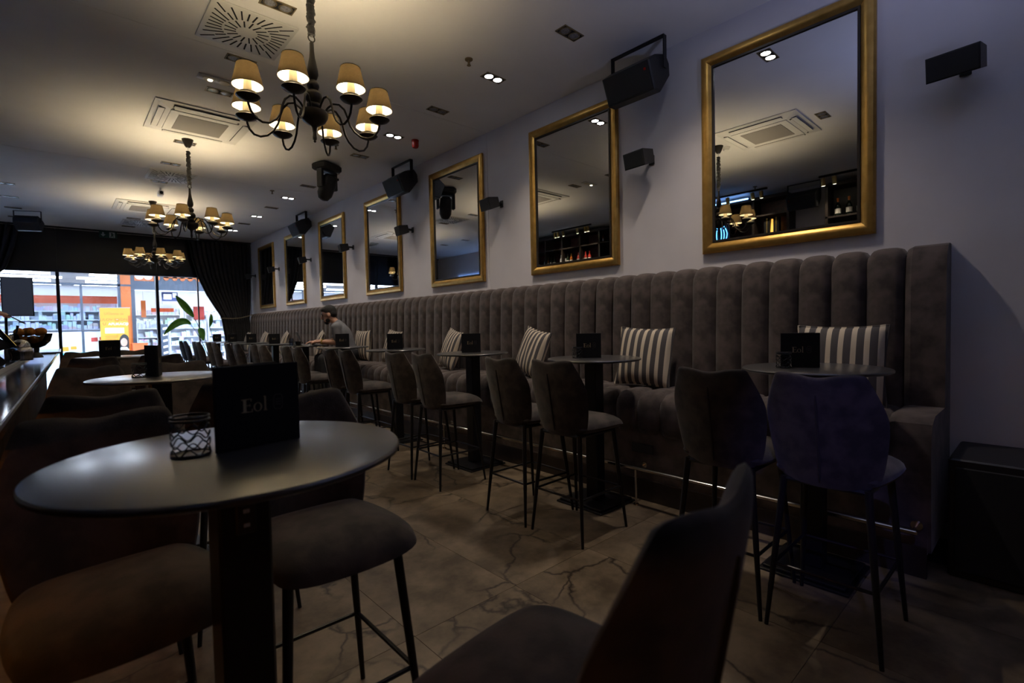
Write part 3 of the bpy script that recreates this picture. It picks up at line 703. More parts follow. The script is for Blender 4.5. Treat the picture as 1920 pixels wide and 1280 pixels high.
t = thing('smoke_detector', 'small white round smoke detector near the nearest chandelier mount', 'smoke detector', (1.09, 3.02, H))
obj('base', MB().lathe([(0.05,0),(0.05,-0.015)], n=20), 'white_plastic', t); obj('head', MB().lathe([(0.042,-0.015),(0.036,-0.045),(0.02,-0.05)], n=20), 'white_plastic', t)
t = thing('security_camera', 'small chrome security camera on the ceiling behind the middle chandelier', 'camera', (1.34, 9.8, H))
obj('mount', MB().tube([(0,0,0),(0,0,-0.06)], 0.014, 8), 'steel_trim', t); obj('housing', MB().cbox(-0.035,0.035,-0.09,0.09,-0.13,-0.06,0.008), 'steel_trim', t); obj('lens', MB().tube([(0,-0.09,-0.095),(0,-0.105,-0.095)], 0.024, 12), 'black_plastic', t)
t = thing('moving_head_light', 'black moving head stage light hanging from the ceiling', 'stage light', (2.92, 6.98, H), radians(25))
obj('base', MB().cbox(-0.17,0.17,-0.13,0.13,-0.11,-0.015,0.02), 'black_plastic', t); obj('clamp', MB().box(-0.05,0.05,-0.05,0.05,-0.02,0), 'black_metal', t, False)
ym = MB()
for s_ in (-1, 1): ym.cbox(s_*0.135-0.022, s_*0.135+0.022, -0.05, 0.05, -0.36, -0.10, 0.01)
obj('yoke', ym.box(-0.15,0.15,-0.05,0.05,-0.135,-0.10), 'black_plastic', t, False)
hd = MB().loft([[(0.085*cos(2*pi*i/18)*k, 0.085*sin(2*pi*i/18)*k, z) for i in range(18)] for k, z in ((0.85,0.16),(1.15,0.13),(1.25,0.0),(1.2,-0.12),(0.8,-0.19),(0.3,-0.21))])
hm = Matrix.Translation((0,0,-0.32)) @ Matrix.Rotation(radians(28), 4, 'X')
h_ = obj('head', hd.xf(hm), 'black_plastic', t); obj('lens', MB().lathe([(0.07,0.16),(0.06,0.168)], n=18).xf(hm), 'screen_dark', h_)
t = thing('cable_box', 'small black junction box with cable beside the moving head light', 'junction box', (3.29, 7.62, H))
obj('box', MB().cbox(-0.06,0.06,-0.06,0.06,-0.035,0,0.004), 'black_plastic', t); obj('cable', MB().tube([(-0.05,0,-0.02),(-0.13,-0.2,-0.03),(-0.22,-0.45,-0.02),(-0.28,-0.56,-0.03)], 0.005, 6), 'black_plastic', t)
t = thing('exit_sign', 'green exit sign with white arrow and doorway on the bulkhead', 'sign', (0.97, YF-0.44, H-0.02))
bx_ = obj('housing', MB().cbox(-0.16,0.16,-0.015,0.015,-0.15,0.0,0.004), 'exit_green', t, False)
obj('arrow', MB().prism([(-0.13,-0.06),(-0.105,-0.06),(-0.105,-0.045),(-0.09,-0.03),(-0.08,-0.03),(-0.08,-0.06)], 1, -0.0165, -0.0155).prism([(-0.135,-0.075),(-0.09,-0.125),(-0.045,-0.075),(-0.075,-0.075),(-0.075,-0.03),(-0.105,-0.03),(-0.105,-0.075)], 1, -0.0166, -0.0155), 'exit_white', bx_, False)
dm = obj('doorway', MB().box(0.02,0.12,-0.0166,-0.0155,-0.14,-0.02), 'exit_white', bx_, False)
obj('running_figure', MB().prism([(0.05,-0.035),(0.075,-0.03),(0.085,-0.06),(0.105,-0.08),(0.10,-0.09),(0.08,-0.075),(0.09,-0.11),(0.108,-0.13),(0.095,-0.135),(0.07,-0.105),(0.045,-0.13),(0.035,-0.125),(0.055,-0.09)], 1, -0.0178, -0.0166), 'exit_green', dm, False)

# chandeliers
def make_chandelier(label):
    t = thing('chandelier', label, 'chandelier', group='black eight-arm chandeliers')
    Z = lambda z: z-H
    obj('canopy', MB().lathe([(0.062,0.0),(0.060,-0.012),(0.036,-0.075),(0.022,-0.095)], n=24), 'dark_bronze', t)
    obj('rod', MB().tube([(0,0,-0.09),(0,0,-0.16)], 0.004, 8), 'steel_trim', t)
    rnd = random.Random(3); pr = []
    for i in range(46):
        z = -0.14-0.41*i/45; pr.append((0.017+0.007*rnd.random(), z))
    mb = MB(); rings = []
    for q, (r, z) in enumerate(pr):
        ox, oy = 0.003*sin(q*0.9), 0.003*cos(q*1.3)
        rings.append([(ox+r*(1+0.25*rnd.random())*cos(2*pi*j/10), oy+r*(1+0.25*rnd.random())*sin(2*pi*j/10), z) for j in range(10)])
    obj('chain_sleeve', mb.loft(rings), 'chain_sleeve', t)
    obj('ring', MB().tube([(0.021*cos(2*pi*i/20), 0, Z(3.128)+0.021*sin(2*pi*i/20)) for i in range(21)], 0.004, 6, False), 'dark_bronze', t)
    pf = [(0.006,3.110),(0.012,3.10),(0.013,3.05),(0.017,3.01),(0.026,2.965),(0.032,2.935),(0.033,2.91),(0.024,2.885),(0.016,2.878),(0.024,2.872),(0.034,2.855),(0.036,2.838),(0.028,2.820),(0.026,2.816),(0.042,2.806),(0.052,2.785),(0.050,2.762),(0.036,2.745),(0.032,2.740),(0.040,2.730),(0.040,2.712),(0.030,2.700),(0.03,2.692),(0.078,2.688),(0.083,2.676),(0.080,2.655),(0.066,2.630),(0.040,2.612),(0.020,2.602),(0.014,2.590),(0.010,2.56),(0.012,2.535),(0.011,2.520),(0.006,2.516),(0.009,2.510),(0.004,2.503)]
    obj('stem', MB().lathe([(r, Z(z)) for r, z in pf], n=28), 'dark_bronze', t, True, 60)
    RA = 0.39
    arm = [(0.060,2.684),(0.085,2.715),(0.115,2.738),(0.150,2.735),(0.180,2.705),(0.198,2.660),(0.212,2.61),(0.238,2.570),(0.275,2.540),(0.315,2.532),(0.352,2.545),(0.378,2.577),(0.389,2.612),(RA,2.632)]
    am = MB().tube([(r, 0, Z(z)) for r, z in arm], 0.0065, 8).mesh('arm', True, 60); am.materials.append(M['dark_bronze'])
    dm_ = MB().lathe([(0.006,Z(2.622)),(0.020,Z(2.625)),(0.050,Z(2.638)),(0.062,Z(2.650)),(0.060,Z(2.653)),(0.02,Z(2.645))], n=22).mesh('drip_dish', True, 60); dm_.materials.append(M['dark_bronze'])
    so_ = MB().lathe([(0.030,Z(2.645)),(0.044,Z(2.662)),(0.044,Z(2.670)),(0.022,Z(2.678)),(0.020,Z(2.735))], n=18).mesh('socket', True, 40); so_.materials.append(M['socket_ivory'])
    bu_ = MB().lathe([(0.012,Z(2.735)),(0.020,Z(2.750)),(0.022,Z(2.770)),(0.014,Z(2.790)),(0.004,Z(2.797))], n=14).mesh('bulb', True, 60); bu_.materials.append(M['bulb_lit'])
    n = 28; rb, rt, zb_, zt = 0.080, 0.053, Z(2.706), Z(2.822)
    sh = MB(); sh.loft([[(r*cos(2*pi*j/n), r*sin(2*pi*j/n), z) for j in range(n)] for r, z in ((rb,zb_),((rb+rt)/2,(zb_+zt)/2),(rt,zt))], False, False)
    shm = sh.mesh('lamp_shade', True, 60); shm.materials.append(M['shade_cloth'])
    sl_ = MB(); sl_.loft([[(r*cos(2*pi*j/n), r*sin(2*pi*j/n), z) for j in range(n)] for r, z in ((rb-0.002,zb_),(rt-0.002,zt))], False, False)
    slm = sl_.mesh('shade_lining', True, 60); slm.materials.append(M['shade_lining'])
    trm = MB().tube([(rt*cos(2*pi*j/n), rt*sin(2*pi*j/n), zt) for j in range(n+1)], 0.0022, 5, False).tube([(rb*cos(2*pi*j/n), rb*sin(2*pi*j/n), zb_) for j in range(n+1)], 0.0018, 5, False).mesh('shade_trim', True, 60); trm.materials.append(M['chain_sleeve'])
    for k in range(8):
        a = 2*pi*k/8; P = (RA*cos(a), RA*sin(a), 0)
        ar = share('arm', am, t, (0,0,0), (0,0,a))
        share('drip_dish', dm_, t, P); share('socket', so_, t, P); share('bulb', bu_, t, P)
        s_ = share('lamp_shade', shm, t, P); share('shade_trim', trm, s_); share('shade_lining', slm, s_)
        l = bpy.data.lights.new('bulb_light', 'POINT') if k == 0 else LB
        if k == 0: LB = l; l.energy = P_BULB; l.color = (1.0, 0.80, 0.50); l.shadow_soft_size = 0.024
        share('bulb_light', l, t, (P[0], P[1], Z(2.775)))
    return t
c0 = make_chandelier('nearest black chandelier with eight glowing fabric shades'); c0.location = (1.215, 3.069, H); c0.rotation_euler = (0,0,radians(9))
dup(c0, (1.275, 7.15, H), radians(23), 'middle black chandelier with eight glowing fabric shades')
dup(c0, (1.37, 10.9, H), radians(5), 'farthest black chandelier in front of the glass front')

# ================================================================== CURTAINS
def curtain(name, label, xl, xr, y, nf, amp):
    t = thing(name, label, 'curtain', (0, 0, 0))
    rows = []; nz, nx = 40, nf*8
    for i in range(nz+1):
        z = 0.02 + (H-0.05-0.02)*i/nz; a, b = xl(z), xr(z); wd = abs(b-a); row = []
        for j in range(nx+1):
            u = j/nx; am = amp*(0.55+0.45*min(1.0, wd/1.3)); ph = 2*pi*nf*u
            row.append((a+(b-a)*u + 0.02*sin(ph*2+z), y + am*sin(ph)+0.35*am*sin(ph*0.37+2.1*z) , z))
        rows.append(row)
    front = MB().grid(rows); o = obj('cloth', front, 'curtain_cloth', t, True, 180)
    md = o.modifiers.new('thickness', 'SOLIDIFY'); md.thickness = 0.004
    return t
def lerp(pts, z):
    for (z0, x0), (z1, x1) in zip(pts[:-1], pts[1:]):
        if z <= z1: k = (z-z0)/(z1-z0); k = min(1, max(0, k)); return x0+(x1-x0)*k
    return pts[-1][1]
RCL = [(0,3.28),(1.2,3.27),(1.55,3.22),(1.69,3.20),(1.80,3.15),(2.0,3.03),(2.3,2.87),(2.75,2.70),(3.2,2.60),(3.7,2.54)]
RCR = [(0,3.90),(1.5,3.86),(1.69,3.84),(1.9,3.87),(2.4,3.90),(3.7,3.91)]
t = curtain('curtain', 'dark floor-length curtain tied back beside the banquette end', lambda z: lerp(RCL, z), lambda z: lerp(RCR, z), YF-0.38, 13, 0.05)
obj('tie_rope', MB().tube([(3.16+0.78*k/14, YF-0.38-0.11*sin(pi*k/14)**0.5 - 0.0, 1.69+0.09*(k/14)-0.05*sin(pi*k/14)) for k in range(15)], 0.012, 8), 'rope', t)
obj('rope_hook', MB().tube([(3.945,YF-0.38,1.785),(3.92,YF-0.38,1.785),(3.91,YF-0.38,1.80)], 0.006, 6), 'chrome', t)
LCR = [(0,-1.55),(1.4,-1.52),(1.6,-1.45),(2.0,-1.2),(2.6,-0.84),(2.76,-0.70),(3.2,-0.56),(3.7,-0.46)]
LCL = [(0,-2.05),(3.7,-2.08)]
t = curtain('curtain', 'dark curtain at the far left edge above the bar', lambda z: lerp(LCL, z), lambda z: lerp(LCR, z), YF-0.38, 13, 0.05)
obj('tie_rope', MB().tube([(-2.08+0.66*k/14, YF-0.38-0.11*sin(pi*k/14)**0.5, 1.76-0.07*(k/14)-0.05*sin(pi*k/14)) for k in range(15)], 0.012, 8), 'rope', t)

# ================================================================== BAR
bc = thing('bar_counter', 'long dark bar counter with pale edge trim along the left side', 'bar counter', (-0.158, 0, 0), -math.atan(0.019))
YB0, YB1 = -2.6, 11.6
obj('worktop', MB().box(-0.80, -0.006, YB0, YB1, 1.075, 1.115).box(-0.006, -0.002, YB0, YB1, 1.075, 1.102), 'counter_stone', bc, False)
obj('edge_trim', MB().box(-0.006, 0.0, YB0, YB1, 1.102, 1.1155), 'steel_trim', bc, False)
npan = 12; pw = (YB1-YB0-0.1)/npan
for k in range(npan):
    y = YB0+0.05+k*pw
    obj('front_panel', MB().cbox(-0.24, -0.20, y+0.003, y+pw-0.003, 0.09, 1.06, 0.006), 'counter_front', bc)
obj('body', MB().box(-0.78, -0.235, YB0+0.05, YB1-0.05, 0.0, 1.075), 'dark_wood', bc, False)
obj('led_strip', MB().box(-0.195, -0.18, YB0+0.1, YB1-0.1, 1.063, 1.073), 'orange_led', bc, False)
def ctr(x, y): a = -math.atan(0.019); return (-0.158 + x*cos(a)-y*sin(a), x*sin(a)+y*cos(a))
rs = thing('raised_shelf', 'pale-edged raised serving ledge on the bar counter', 'shelf', (-0.158, 0, 0), -math.atan(0.019))
obj('slab', MB().box(-0.70, -0.20, 4.3, 8.4, 1.1155, 1.145), 'counter_stone', rs, False)
obj('edge', MB().box(-0.20, -0.194, 4.3, 8.4, 1.1155, 1.146), 'label_white', rs, False)
SH = 1.1465
# touch-screen till
x, y = -0.40, 5.2
t = thing('till_terminal', 'till terminal with slanted orange and yellow screen on the bar', 'till', (x, y, SH), radians(8))
obj('stand', MB().prism([(-0.12,0.0),(0.10,0.0),(0.12,0.03),(0.06,0.10),(0.15,0.13),(0.19,0.15),(0.195,0.165),(0.12,0.17),(0.0,0.28),(-0.12,0.20)], 1, -0.13, 0.13), 'black_plastic', t, False)
tl = Matrix.Translation((0.105,0,0.245)) @ Matrix.Rotation(radians(58), 4, 'Y')
sc_ = obj('screen', MB().cbox(-0.13,0.13,-0.15,0.15,-0.014,0.0,0.004).xf(tl), 'black_plastic', t, False)
obj('screen_top', MB().box(-0.122,-0.03,-0.14,0.14,0.0,0.002).xf(tl), 'screen_orange', sc_, False)
obj('screen_middle', MB().box(-0.03,0.02,-0.14,0.14,0.0,0.002).xf(tl), 'screen_white', sc_, False)
obj('screen_bottom', MB().box(0.02,0.122,-0.14,0.14,0.0,0.002).xf(tl), 'screen_yellow', sc_, False)
# chrome press and fruit bowl
t = thing('juice_press', 'chrome domed juice press on the bar beside the oranges', 'juicer', (-0.225, 6.0, SH))
obj('body', MB().lathe([(0.075,0),(0.078,0.01),(0.072,0.03),(0.082,0.07),(0.080,0.10),(0.06,0.115)], n=24), 'chrome', t, True, 50)
obj('dome', MB().lathe([(0.062,0.115),(0.060,0.14),(0.045,0.165),(0.02,0.178),(0.006,0.18)], n=24), 'chrome', t, True, 60)
obj('back_post', MB().cbox(-0.10,-0.04,-0.03,0.03,0,0.22,0.008), 'chrome', t); obj('lever', MB().tube([(-0.07,0,0.21),(-0.02,0,0.235),(-0.01,0,0.30)], [0.008,0.006,0.010], 8), 'black_plastic', t)
bx, by = -0.135, 6.55
t = thing('fruit_bowl', 'dark glass footed bowl filled with oranges on the bar', 'bowl', (bx-0.03, by, SH))
obj('foot', MB().lathe([(0.075,0),(0.07,0.02),(0.045,0.05),(0.05,0.09)], n=24), 'black_plastic', t)
obj('glass', MB().lathe([(0.04,0.088),(0.09,0.11),(0.13,0.155),(0.145,0.215),(0.148,0.228),(0.144,0.228),(0.126,0.16),(0.088,0.117),(0.02,0.096)], n=32), 'bowl_glass', t)
org = MB().sphere((0,0,0), 0.040, 16, 10).mesh('orange_flesh'); org.materials.append(M['orange_peel'])
cal = MB().lathe([(0.005,0.0385),(0.003,0.0415)], n=6).mesh('orange_stem'); cal.materials.append(M['stem_green'])
spots = [(-0.075,-0.03,0.17),(0.01,-0.085,0.17),(0.082,-0.02,0.172),(0.03,0.06,0.165),(-0.05,0.06,0.168),(0.0,-0.01,0.150),(-0.085,-0.02,0.243),(-0.01,-0.06,0.248),(0.07,-0.045,0.246),(0.05,0.045,0.243),(-0.035,0.035,0.245)]
NB = ['left front', 'centre front', 'right', 'back right', 'back left', 'lowest middle']
for k, (ox, oy, oz) in enumerate(spots):
    lb = 'orange in the lower layer of the glass fruit bowl' if k < 6 else 'orange in the top layer of the glass fruit bowl'
    g = 'oranges low in the bowl' if k < 6 else 'oranges on top of the bowl'
    o = thing('orange', lb, 'orange', (bx-0.03+ox, by+oy, SH+oz), group=g); o.rotation_euler = (random.uniform(0,3), random.uniform(0,3), 0)
    share('orange_flesh', org, o); share('orange_stem', cal, o)
t = thing('serving_tray', 'small flat black tray at the far end of the bar', 'tray', (-0.11, 8.9, 1.1155))
obj('tray_plate', MB().cbox(-0.16,0.16,-0.2,0.2,0,0.012,0.004), 'black_plastic', t); obj('tray_mat', MB().box(-0.13,0.13,-0.17,0.17,0.012,0.014), 'card_black', t, False)
# upright display on a post
t = thing('display_screen', 'dark upright display screen on a post against the windows', 'screen', (-0.49, 13.0, 0))
obj('post', MB().cbox(-0.19,-0.15,0.02,0.06,0,2.3,0.005), 'black_metal', t); obj('foot', MB().cbox(-0.35,0.05,-0.2,0.2,0,0.02,0.004), 'black_metal', t)
s_ = obj('housing', MB().cbox(-0.215,0.215,-0.02,0.02,1.715,2.435,0.005), 'black_plastic', t, False); obj('panel', MB().box(-0.20,0.20,-0.022,-0.02,1.73,2.42), 'screen_reflection_glow', s_, False)

# back bar (seen in the mirrors)
def make_backbar(label, y0, y1, shelves, ups, plum=True):
    t = thing('back_bar_shelf', label, 'shelf unit', (0, 0, 0), group='dark back bar shelf units')
    for y in ups: obj('upright', MB().box(-2.09, -1.75, y-0.02, y+0.02, 0, 3.58), 'dark_wood', t, False)
    for z in shelves: obj('shelf', MB().box(-2.09, -1.75, y0, y1, z-0.03, z), 'dark_wood', t, False)
    obj('top_board', MB().box(-2.09, -1.73, y0, y1, 3.55, 3.61), 'dark_wood', t, False)
    obj('back_panel', MB().box(-2.098, -2.085, y0, y1, 0, 3.55), 'plum_panel' if plum else 'dark_wood', t, False)
    obj('cupboard', MB().box(-2.08, -1.55, y0, y1, 0, 0.92), 'dark_wood', t, False)
    return t
make_backbar('long dark shelf unit behind the bar, seen in the second mirror', 3.2, 10.3, [1.35,1.8,2.3,2.86,3.28], [3.2+0.5917*k for k in range(13)])
make_backbar('short dark shelf unit with foil-topped bottles, seen in the nearest mirror', 1.0, 2.62, [1.35,1.8,2.3,2.70,3.06], [1.0, 1.81, 2.60], False)
def make_bottle(body, neck, label, group, h=0.30, r=0.038):
    t = thing('bottle', label, 'bottle', group=group)
    obj('glass_body', MB().lathe([(r*0.9,0),(r,0.01),(r,h*0.52),(r*0.85,h*0.62),(r*0.42,h*0.72),(r*0.36,h*0.80)], n=16), body, t, True, 50)
    obj('neck', MB().lathe([(r*0.38,h*0.66),(r*0.36,h*0.9),(r*0.42,h*0.92),(r*0.40,h)], n=14), neck, t, True, 50)
    obj('paper_label', MB().lathe([(r*1.015,h*0.16),(r*1.015,h*0.42)], n=16, caps=False), 'label_white', t)
    return t
B = {'sparkling': make_bottle('bottle_green', 'foil_orange', 'dark sparkling wine bottle with orange foil in the nearest mirror', 'sparkling bottles with orange foil', 0.31, 0.045)}
B['sparkling'].location = (-1.90, 2.47, 3.06)
for y in (2.31, 2.16, 1.95): dup(B['sparkling'], (-1.90, y, 3.06))
kinds = [('red', 'bottle_red', 'bottle_red', 'red liqueur bottle'), ('amber', 'bottle_amber', 'gold_frame', 'amber spirit bottle'), ('clear', 'bottle_clear', 'bottle_clear', 'clear spirit bottle'), ('dark', 'bottle_green', 'card_black', 'dark green wine bottle')]
for nm, b, n_, tx in kinds: B[nm] = None
seq = 'red red red red amber dark clear clear dark dark amber clear dark clear clear amber clear dark clear clear'.split(); rb = random.Random(5)
y = 7.72
for k, nm in enumerate(seq):
    kd = [q for q in kinds if q[0] == nm][0]; lb = kd[3]+' on the back bar, reflected in the second mirror'
    if B[nm] is None: B[nm] = make_bottle(kd[1], kd[2], lb, kd[3]+'s in the second mirror', 0.27); o = B[nm]
    else: o = dup(B[nm])
    o.location = (-1.88+0.03*rb.random(), y, 2.86); y += 0.115 + (0.12 if k in (3, 7, 11, 15) else 0)
for k in range(5): o = dup(B['amber'], (-1.88, 6.25+0.27*k, 3.28), None, 'small gold topped bottle standing on the uppermost back bar shelf', 'bottles on the uppermost shelf'); o.scale = (0.8,0.8,0.8)
for k, yy in enumerate((3.42, 3.58)):
    t = thing('gift_box', 'tall black and gold bottle box in the nearest mirror, ' + ('right' if k == 0 else 'left') + ' one', 'box', (-1.88, yy, 2.86), group='bottle gift boxes')
    obj('carton', MB().cbox(-0.05,0.05,-0.05,0.05,0,0.36,0.003), 'card_black', t, False); obj('gold_band', MB().box(-0.052,0.052,-0.012,0.012,0.01,0.35), 'brass', t, False)
t = thing('gold_bottle_lamp', 'glowing golden wedge lamp between the bottle boxes in the nearest mirror', 'lamp', (-1.88, 3.50, 2.86))
mat('amber_glow', (1,0.6,0.15), 0.5, emit=(1.0,0.5,0.08), estr=1.4)
obj('wedge', MB().loft([[(-0.03,-0.032,0),(0.03,-0.032,0),(0.03,0.032,0),(-0.03,0.032,0)],[(-0.02,-0.012,0.33),(0.02,-0.012,0.33),(0.02,0.012,0.33),(-0.02,0.012,0.33)]]), 'amber_glow', t, False); obj('cap', MB().box(-0.025,0.025,-0.016,0.016,0.33,0.345), 'brass', t, False)
def make_track(label, y0, y1, ys):
    t = thing('track_light', label, 'track light', (-1.5, 0, H))
    obj('track', MB().box(-0.018,0.018,y0,y1,-0.03,0), 'black_metal', t, False)
    for y in ys:
        hdm = Matrix.Translation((0,y,-0.10)) @ Matrix.Rotation(radians(14), 4, 'Y')
        hh = obj('lamp_head', MB().lathe([(0.032,0.055),(0.034,0.05),(0.034,-0.065),(0.030,-0.068)], n=18).xf(hdm), 'brass', t, True, 40)
        obj('stalk', MB().tube([(0,y,-0.03),(0,y,-0.06)], 0.007, 8), 'brass', hh)
        obj('lens', MB().lathe([(0.027,-0.068),(0.02,-0.072)], n=16).xf(hdm), 'track_lit', hh)
        spot('track_beam', (-0.03, y, -0.19), P_TRACK, (1.0,0.82,0.58), 70, 0.6, t, 0.02, (-0.35, y, -1.4))
mat('track_lit', (1,1,1), 0.5, emit=(1.0,0.90,0.62), estr=8)
make_track('black track with brass spotlights over the bar, reflected in nearest mirror at left', 3.45, 6.2, [3.55,3.70,4.15,5.2])
make_track('black track with brass spotlights reflected at the right of the nearest mirror', 1.0, 2.64, [2.58,2.42,2.05,1.4])
make_track('black track with brass spotlights reflected in the second mirror', 7.38, 8.62, [7.47,7.56,7.80,8.25,8.42,8.52])
t = thing('blue_cove_light', 'blue glowing light tube above the back bar in the nearest mirror', 'light tube'); obj('tube', MB().box(-1.74,-1.72,3.87,6.0,3.60,3.625), 'blue_led', t, False); obj('clip', MB().box(-1.76,-1.74,4.8,4.84,3.60,3.63), 'black_metal', t, False)
t = thing('blue_wall_light', 'blue glowing light tube on the left wall in the third mirror', 'light tube'); obj('tube', MB().box(-2.08,-2.06,10.6,13.45,2.94,2.965), 'blue_led', t, False); obj('clip', MB().box(-2.1,-2.08,12.0,12.04,2.93,2.97), 'black_metal', t, False)
t = thing('neon_sign', 'blue neon vase outline behind the bar in the nearest mirror', 'neon sign', (-1.72, 4.42, 2.86))
for k, (a, ph) in enumerate(((0.16,0),(0.10,0.6),(0.05,1.2))):
    obj('neon_tube', MB().tube([(0, a*(0.45+0.55*sin(pi*(0.12+0.8*i/16))) * (1 if k % 2 == 0 else -1), 0.32*i/16) for i in range(17)], 0.007, 8), 'blue_neon', t)
    obj('neon_tube', MB().tube([(0.01, -a*(0.45+0.55*sin(pi*(0.12+0.8*i/16))) * (1 if k % 2 == 0 else -1), 0.32*i/16) for i in range(17)], 0.007, 8), 'blue_neon', t)
obj('backplate', MB().box(-0.03,-0.015,-0.2,0.2,-0.02,0.36), 'card_black', t, False)
# blue stage lamp behind the camera, then an added fill uplight
def stage_lamp(label, src, aim, power, size, col):
    t = thing('stage_lamp', label, 'stage light', (src[0], src[1], H), group='blue stage lamps')
    src, aim = Vector(src), Vector(aim); q = (aim-src).to_track_quat('-Z', 'Y').to_matrix().to_4x4(); zz = src.z-H
    hd_ = obj('can', MB().lathe([(0.05,0.16),(0.085,0.13),(0.09,-0.08),(0.088,-0.10)], n=20).xf(Matrix.Translation((0,0,zz)) @ q), 'black_metal', t)
    obj('lens', MB().lathe([(0.08,-0.095),(0.06,-0.10)], n=20).xf(Matrix.Translation((0,0,zz)) @ q), 'blue_led', hd_)
    obj('bracket', MB().box(-0.1,0.1,-0.015,0.015,-0.01,0).box(-0.1,-0.092,-0.015,0.015,zz-0.02,0).box(0.092,0.1,-0.015,0.015,zz-0.02,0), 'black_metal', t, False)
    spot('stage_beam', Vector((0,0,zz)) + (aim-src).normalized()*0.13, power, col, size, 0.9, t, 0.05, Vector((0,0,zz))+(aim-src))
stage_lamp('blue stage lamp aimed at the foreground stool, behind the viewpoint', (-1.2, -0.6, H-0.3), (2.28, 0.60, 0.82), 190, 12, (0.24, 0.28, 1.0))
t = thing('uplight', 'added pale blue fill uplight on a stand to the right of the viewpoint', 'stage light', (2.2, -0.5, 0))  # added out of view to lift the ceiling with pale blue bounce
obj('base', MB().lathe([(0.20,0),(0.20,0.015),(0.03,0.03)], n=24), 'black_metal', t); obj('pole', MB().tube([(0,0,0.02),(0,0,1.85)], 0.015, 10), 'black_metal', t)
uq = Vector((0.16, 0.42, 1.0)); uc = Matrix.Translation((0,0,1.92)) @ uq.to_track_quat('Z', 'Y').to_matrix().to_4x4()
hd_ = obj('can', MB().lathe([(0.05,-0.10),(0.085,-0.07),(0.09,0.09),(0.086,0.10)], n=20).xf(uc), 'black_metal', t); obj('lens', MB().lathe([(0.08,0.095),(0.06,0.10)], n=20).xf(uc), 'blue_led', hd_)
spot('fill_beam', Vector((0,0,1.92))+uq.normalized()*0.13, 92, (0.50, 0.57, 1.0), 108, 1.0, t, 0.05, Vector((0,0,1.92))+uq*3)

# ================================================================== PLANT
t = thing('potted_plant', 'tall potted plant with broad green leaves by the curtain', 'plant', (2.95, 14.63, 0))
obj('pot', MB().lathe([(0.095,0),(0.105,0.02),(0.125,0.38),(0.128,0.42),(0.115,0.42),(0.11,0.38)], n=24), 'pot_dark', t); obj('soil', MB().lathe([(0.112,0.36),(0.10,0.385)], n=20), 'soil', t)
def leaf(base, mid_, tip, wd, fold):
    b, m_, e = Vector(base), Vector(mid_), Vector(tip); rows = []; n = 12
    for i in range(n+1):
        u = i/n; c = b*(1-u)**2 + m_*2*u*(1-u) + e*u*u; d = (b*(-2*(1-u)) + m_*(2-4*u) + e*2*u).normalized()
        s_ = d.cross(Vector((0,-1,0.15))).normalized(); up = s_.cross(d); ww = wd*(sin(pi*min(1, u*0.92+0.05))**0.8)
        rows.append([tuple(c + s_*ww*k + up*fold*ww*abs(k)) for k in (-1,-0.6,-0.2,0,0.2,0.6,1)])
    return MB().grid(rows)
L4 = [((-0.13,-0.05,1.70),(-0.32,-0.1,1.95),(-0.50,-0.12,2.22),0.085,0.5,(0.0,0,0.38)), ((-0.20,-0.05,1.52),(-0.42,-0.15,1.74),(-0.78,-0.2,1.28),0.085,0.5,(0.0,0.03,0.38)), ((-0.02,-0.05,1.42),(0.02,-0.12,1.35),(0.03,-0.15,1.10),0.075,0.6,(0.03,0.0,0.38)), ((0.22,0.0,1.45),(0.26,-0.05,1.62),(0.24,-0.08,1.78),0.045,0.3,(0.05,0.03,0.38))]
SHF = Vector((-0.26, -0.05, 0.02))
for b, m_, e, wd, fo, rt in L4:
    b, m_, e = [tuple(Vector(q)+SHF) for q in (b, m_, e)]
    lf = obj('leaf', leaf(b, m_, e, wd, fo), 'leaf_green', t, True, 180)
    bb_, rr = Vector(b), Vector(rt); md_ = (bb_+rr)/2+Vector((0.08,0,0.1))
    obj('stalk', MB().tube([rr*(1-u)**2+md_*2*u*(1-u)+bb_*u*u for u in [i/8 for i in range(9)]], [0.012-0.006*i/8 for i in range(9)], 6), 'stem_green', t)

# ================================================================== SHOP BEYOND THE GLASS
struct('floor_corridor', MB().box(-9, 11, YF+0.1, 29, -0.2, -0.002), 'corridor_tile')
struct('ceiling_corridor', MB().box(-9, 11, YF+0.1, 20, 3.9, 4.0), 'shop_white')
struct('ceiling_shop', MB().box(-9, 11, 20, 29, 3.45, 3.55), 'shop_ceiling')
struct('wall_shop_left', MB().box(-9.1, -9, YF+0.1, 29, 0, 4.0), 'shop_white')
struct('wall_shop_right', MB().box(11, 11.1, YF+0.1, 29, 0, 4.0), 'shop_white')
struct('wall_shop_back', MB().box(-9, 11, 29, 29.1, 0, 4.0), 'shop_white')
struct('wall_front', MB().box(-9, XL-0.15, YF+0.05, YF+0.1, 0, 4.0).box(W+0.15, 11, YF+0.05, YF+0.1, 0, 4.0).box(-9, 11, YF+0.05, YF+0.1, 3.7, 4.0), 'shop_white')
k = 0
for y in (21.4, 22.9, 24.4, 26.0, 27.6):
    for x in (-4.2, -1.2, 1.8, 4.8, 7.8):
        o = tag(obj('strip_light', MB().box(-1.15,1.15,-0.07,0.07,-0.06,0), 'shop_lit', None, False, loc=(x+0.3*(k % 2), y, 3.45)), 'glowing white ceiling strip light inside the shop', 'strip light', 'shop strip lights'); k += 1
        link_ = obj('end_cap', MB().box(1.15,1.17,-0.07,0.07,-0.06,0).box(-1.17,-1.15,-0.07,0.07,-0.06,0), 'shop_frame', o, False)
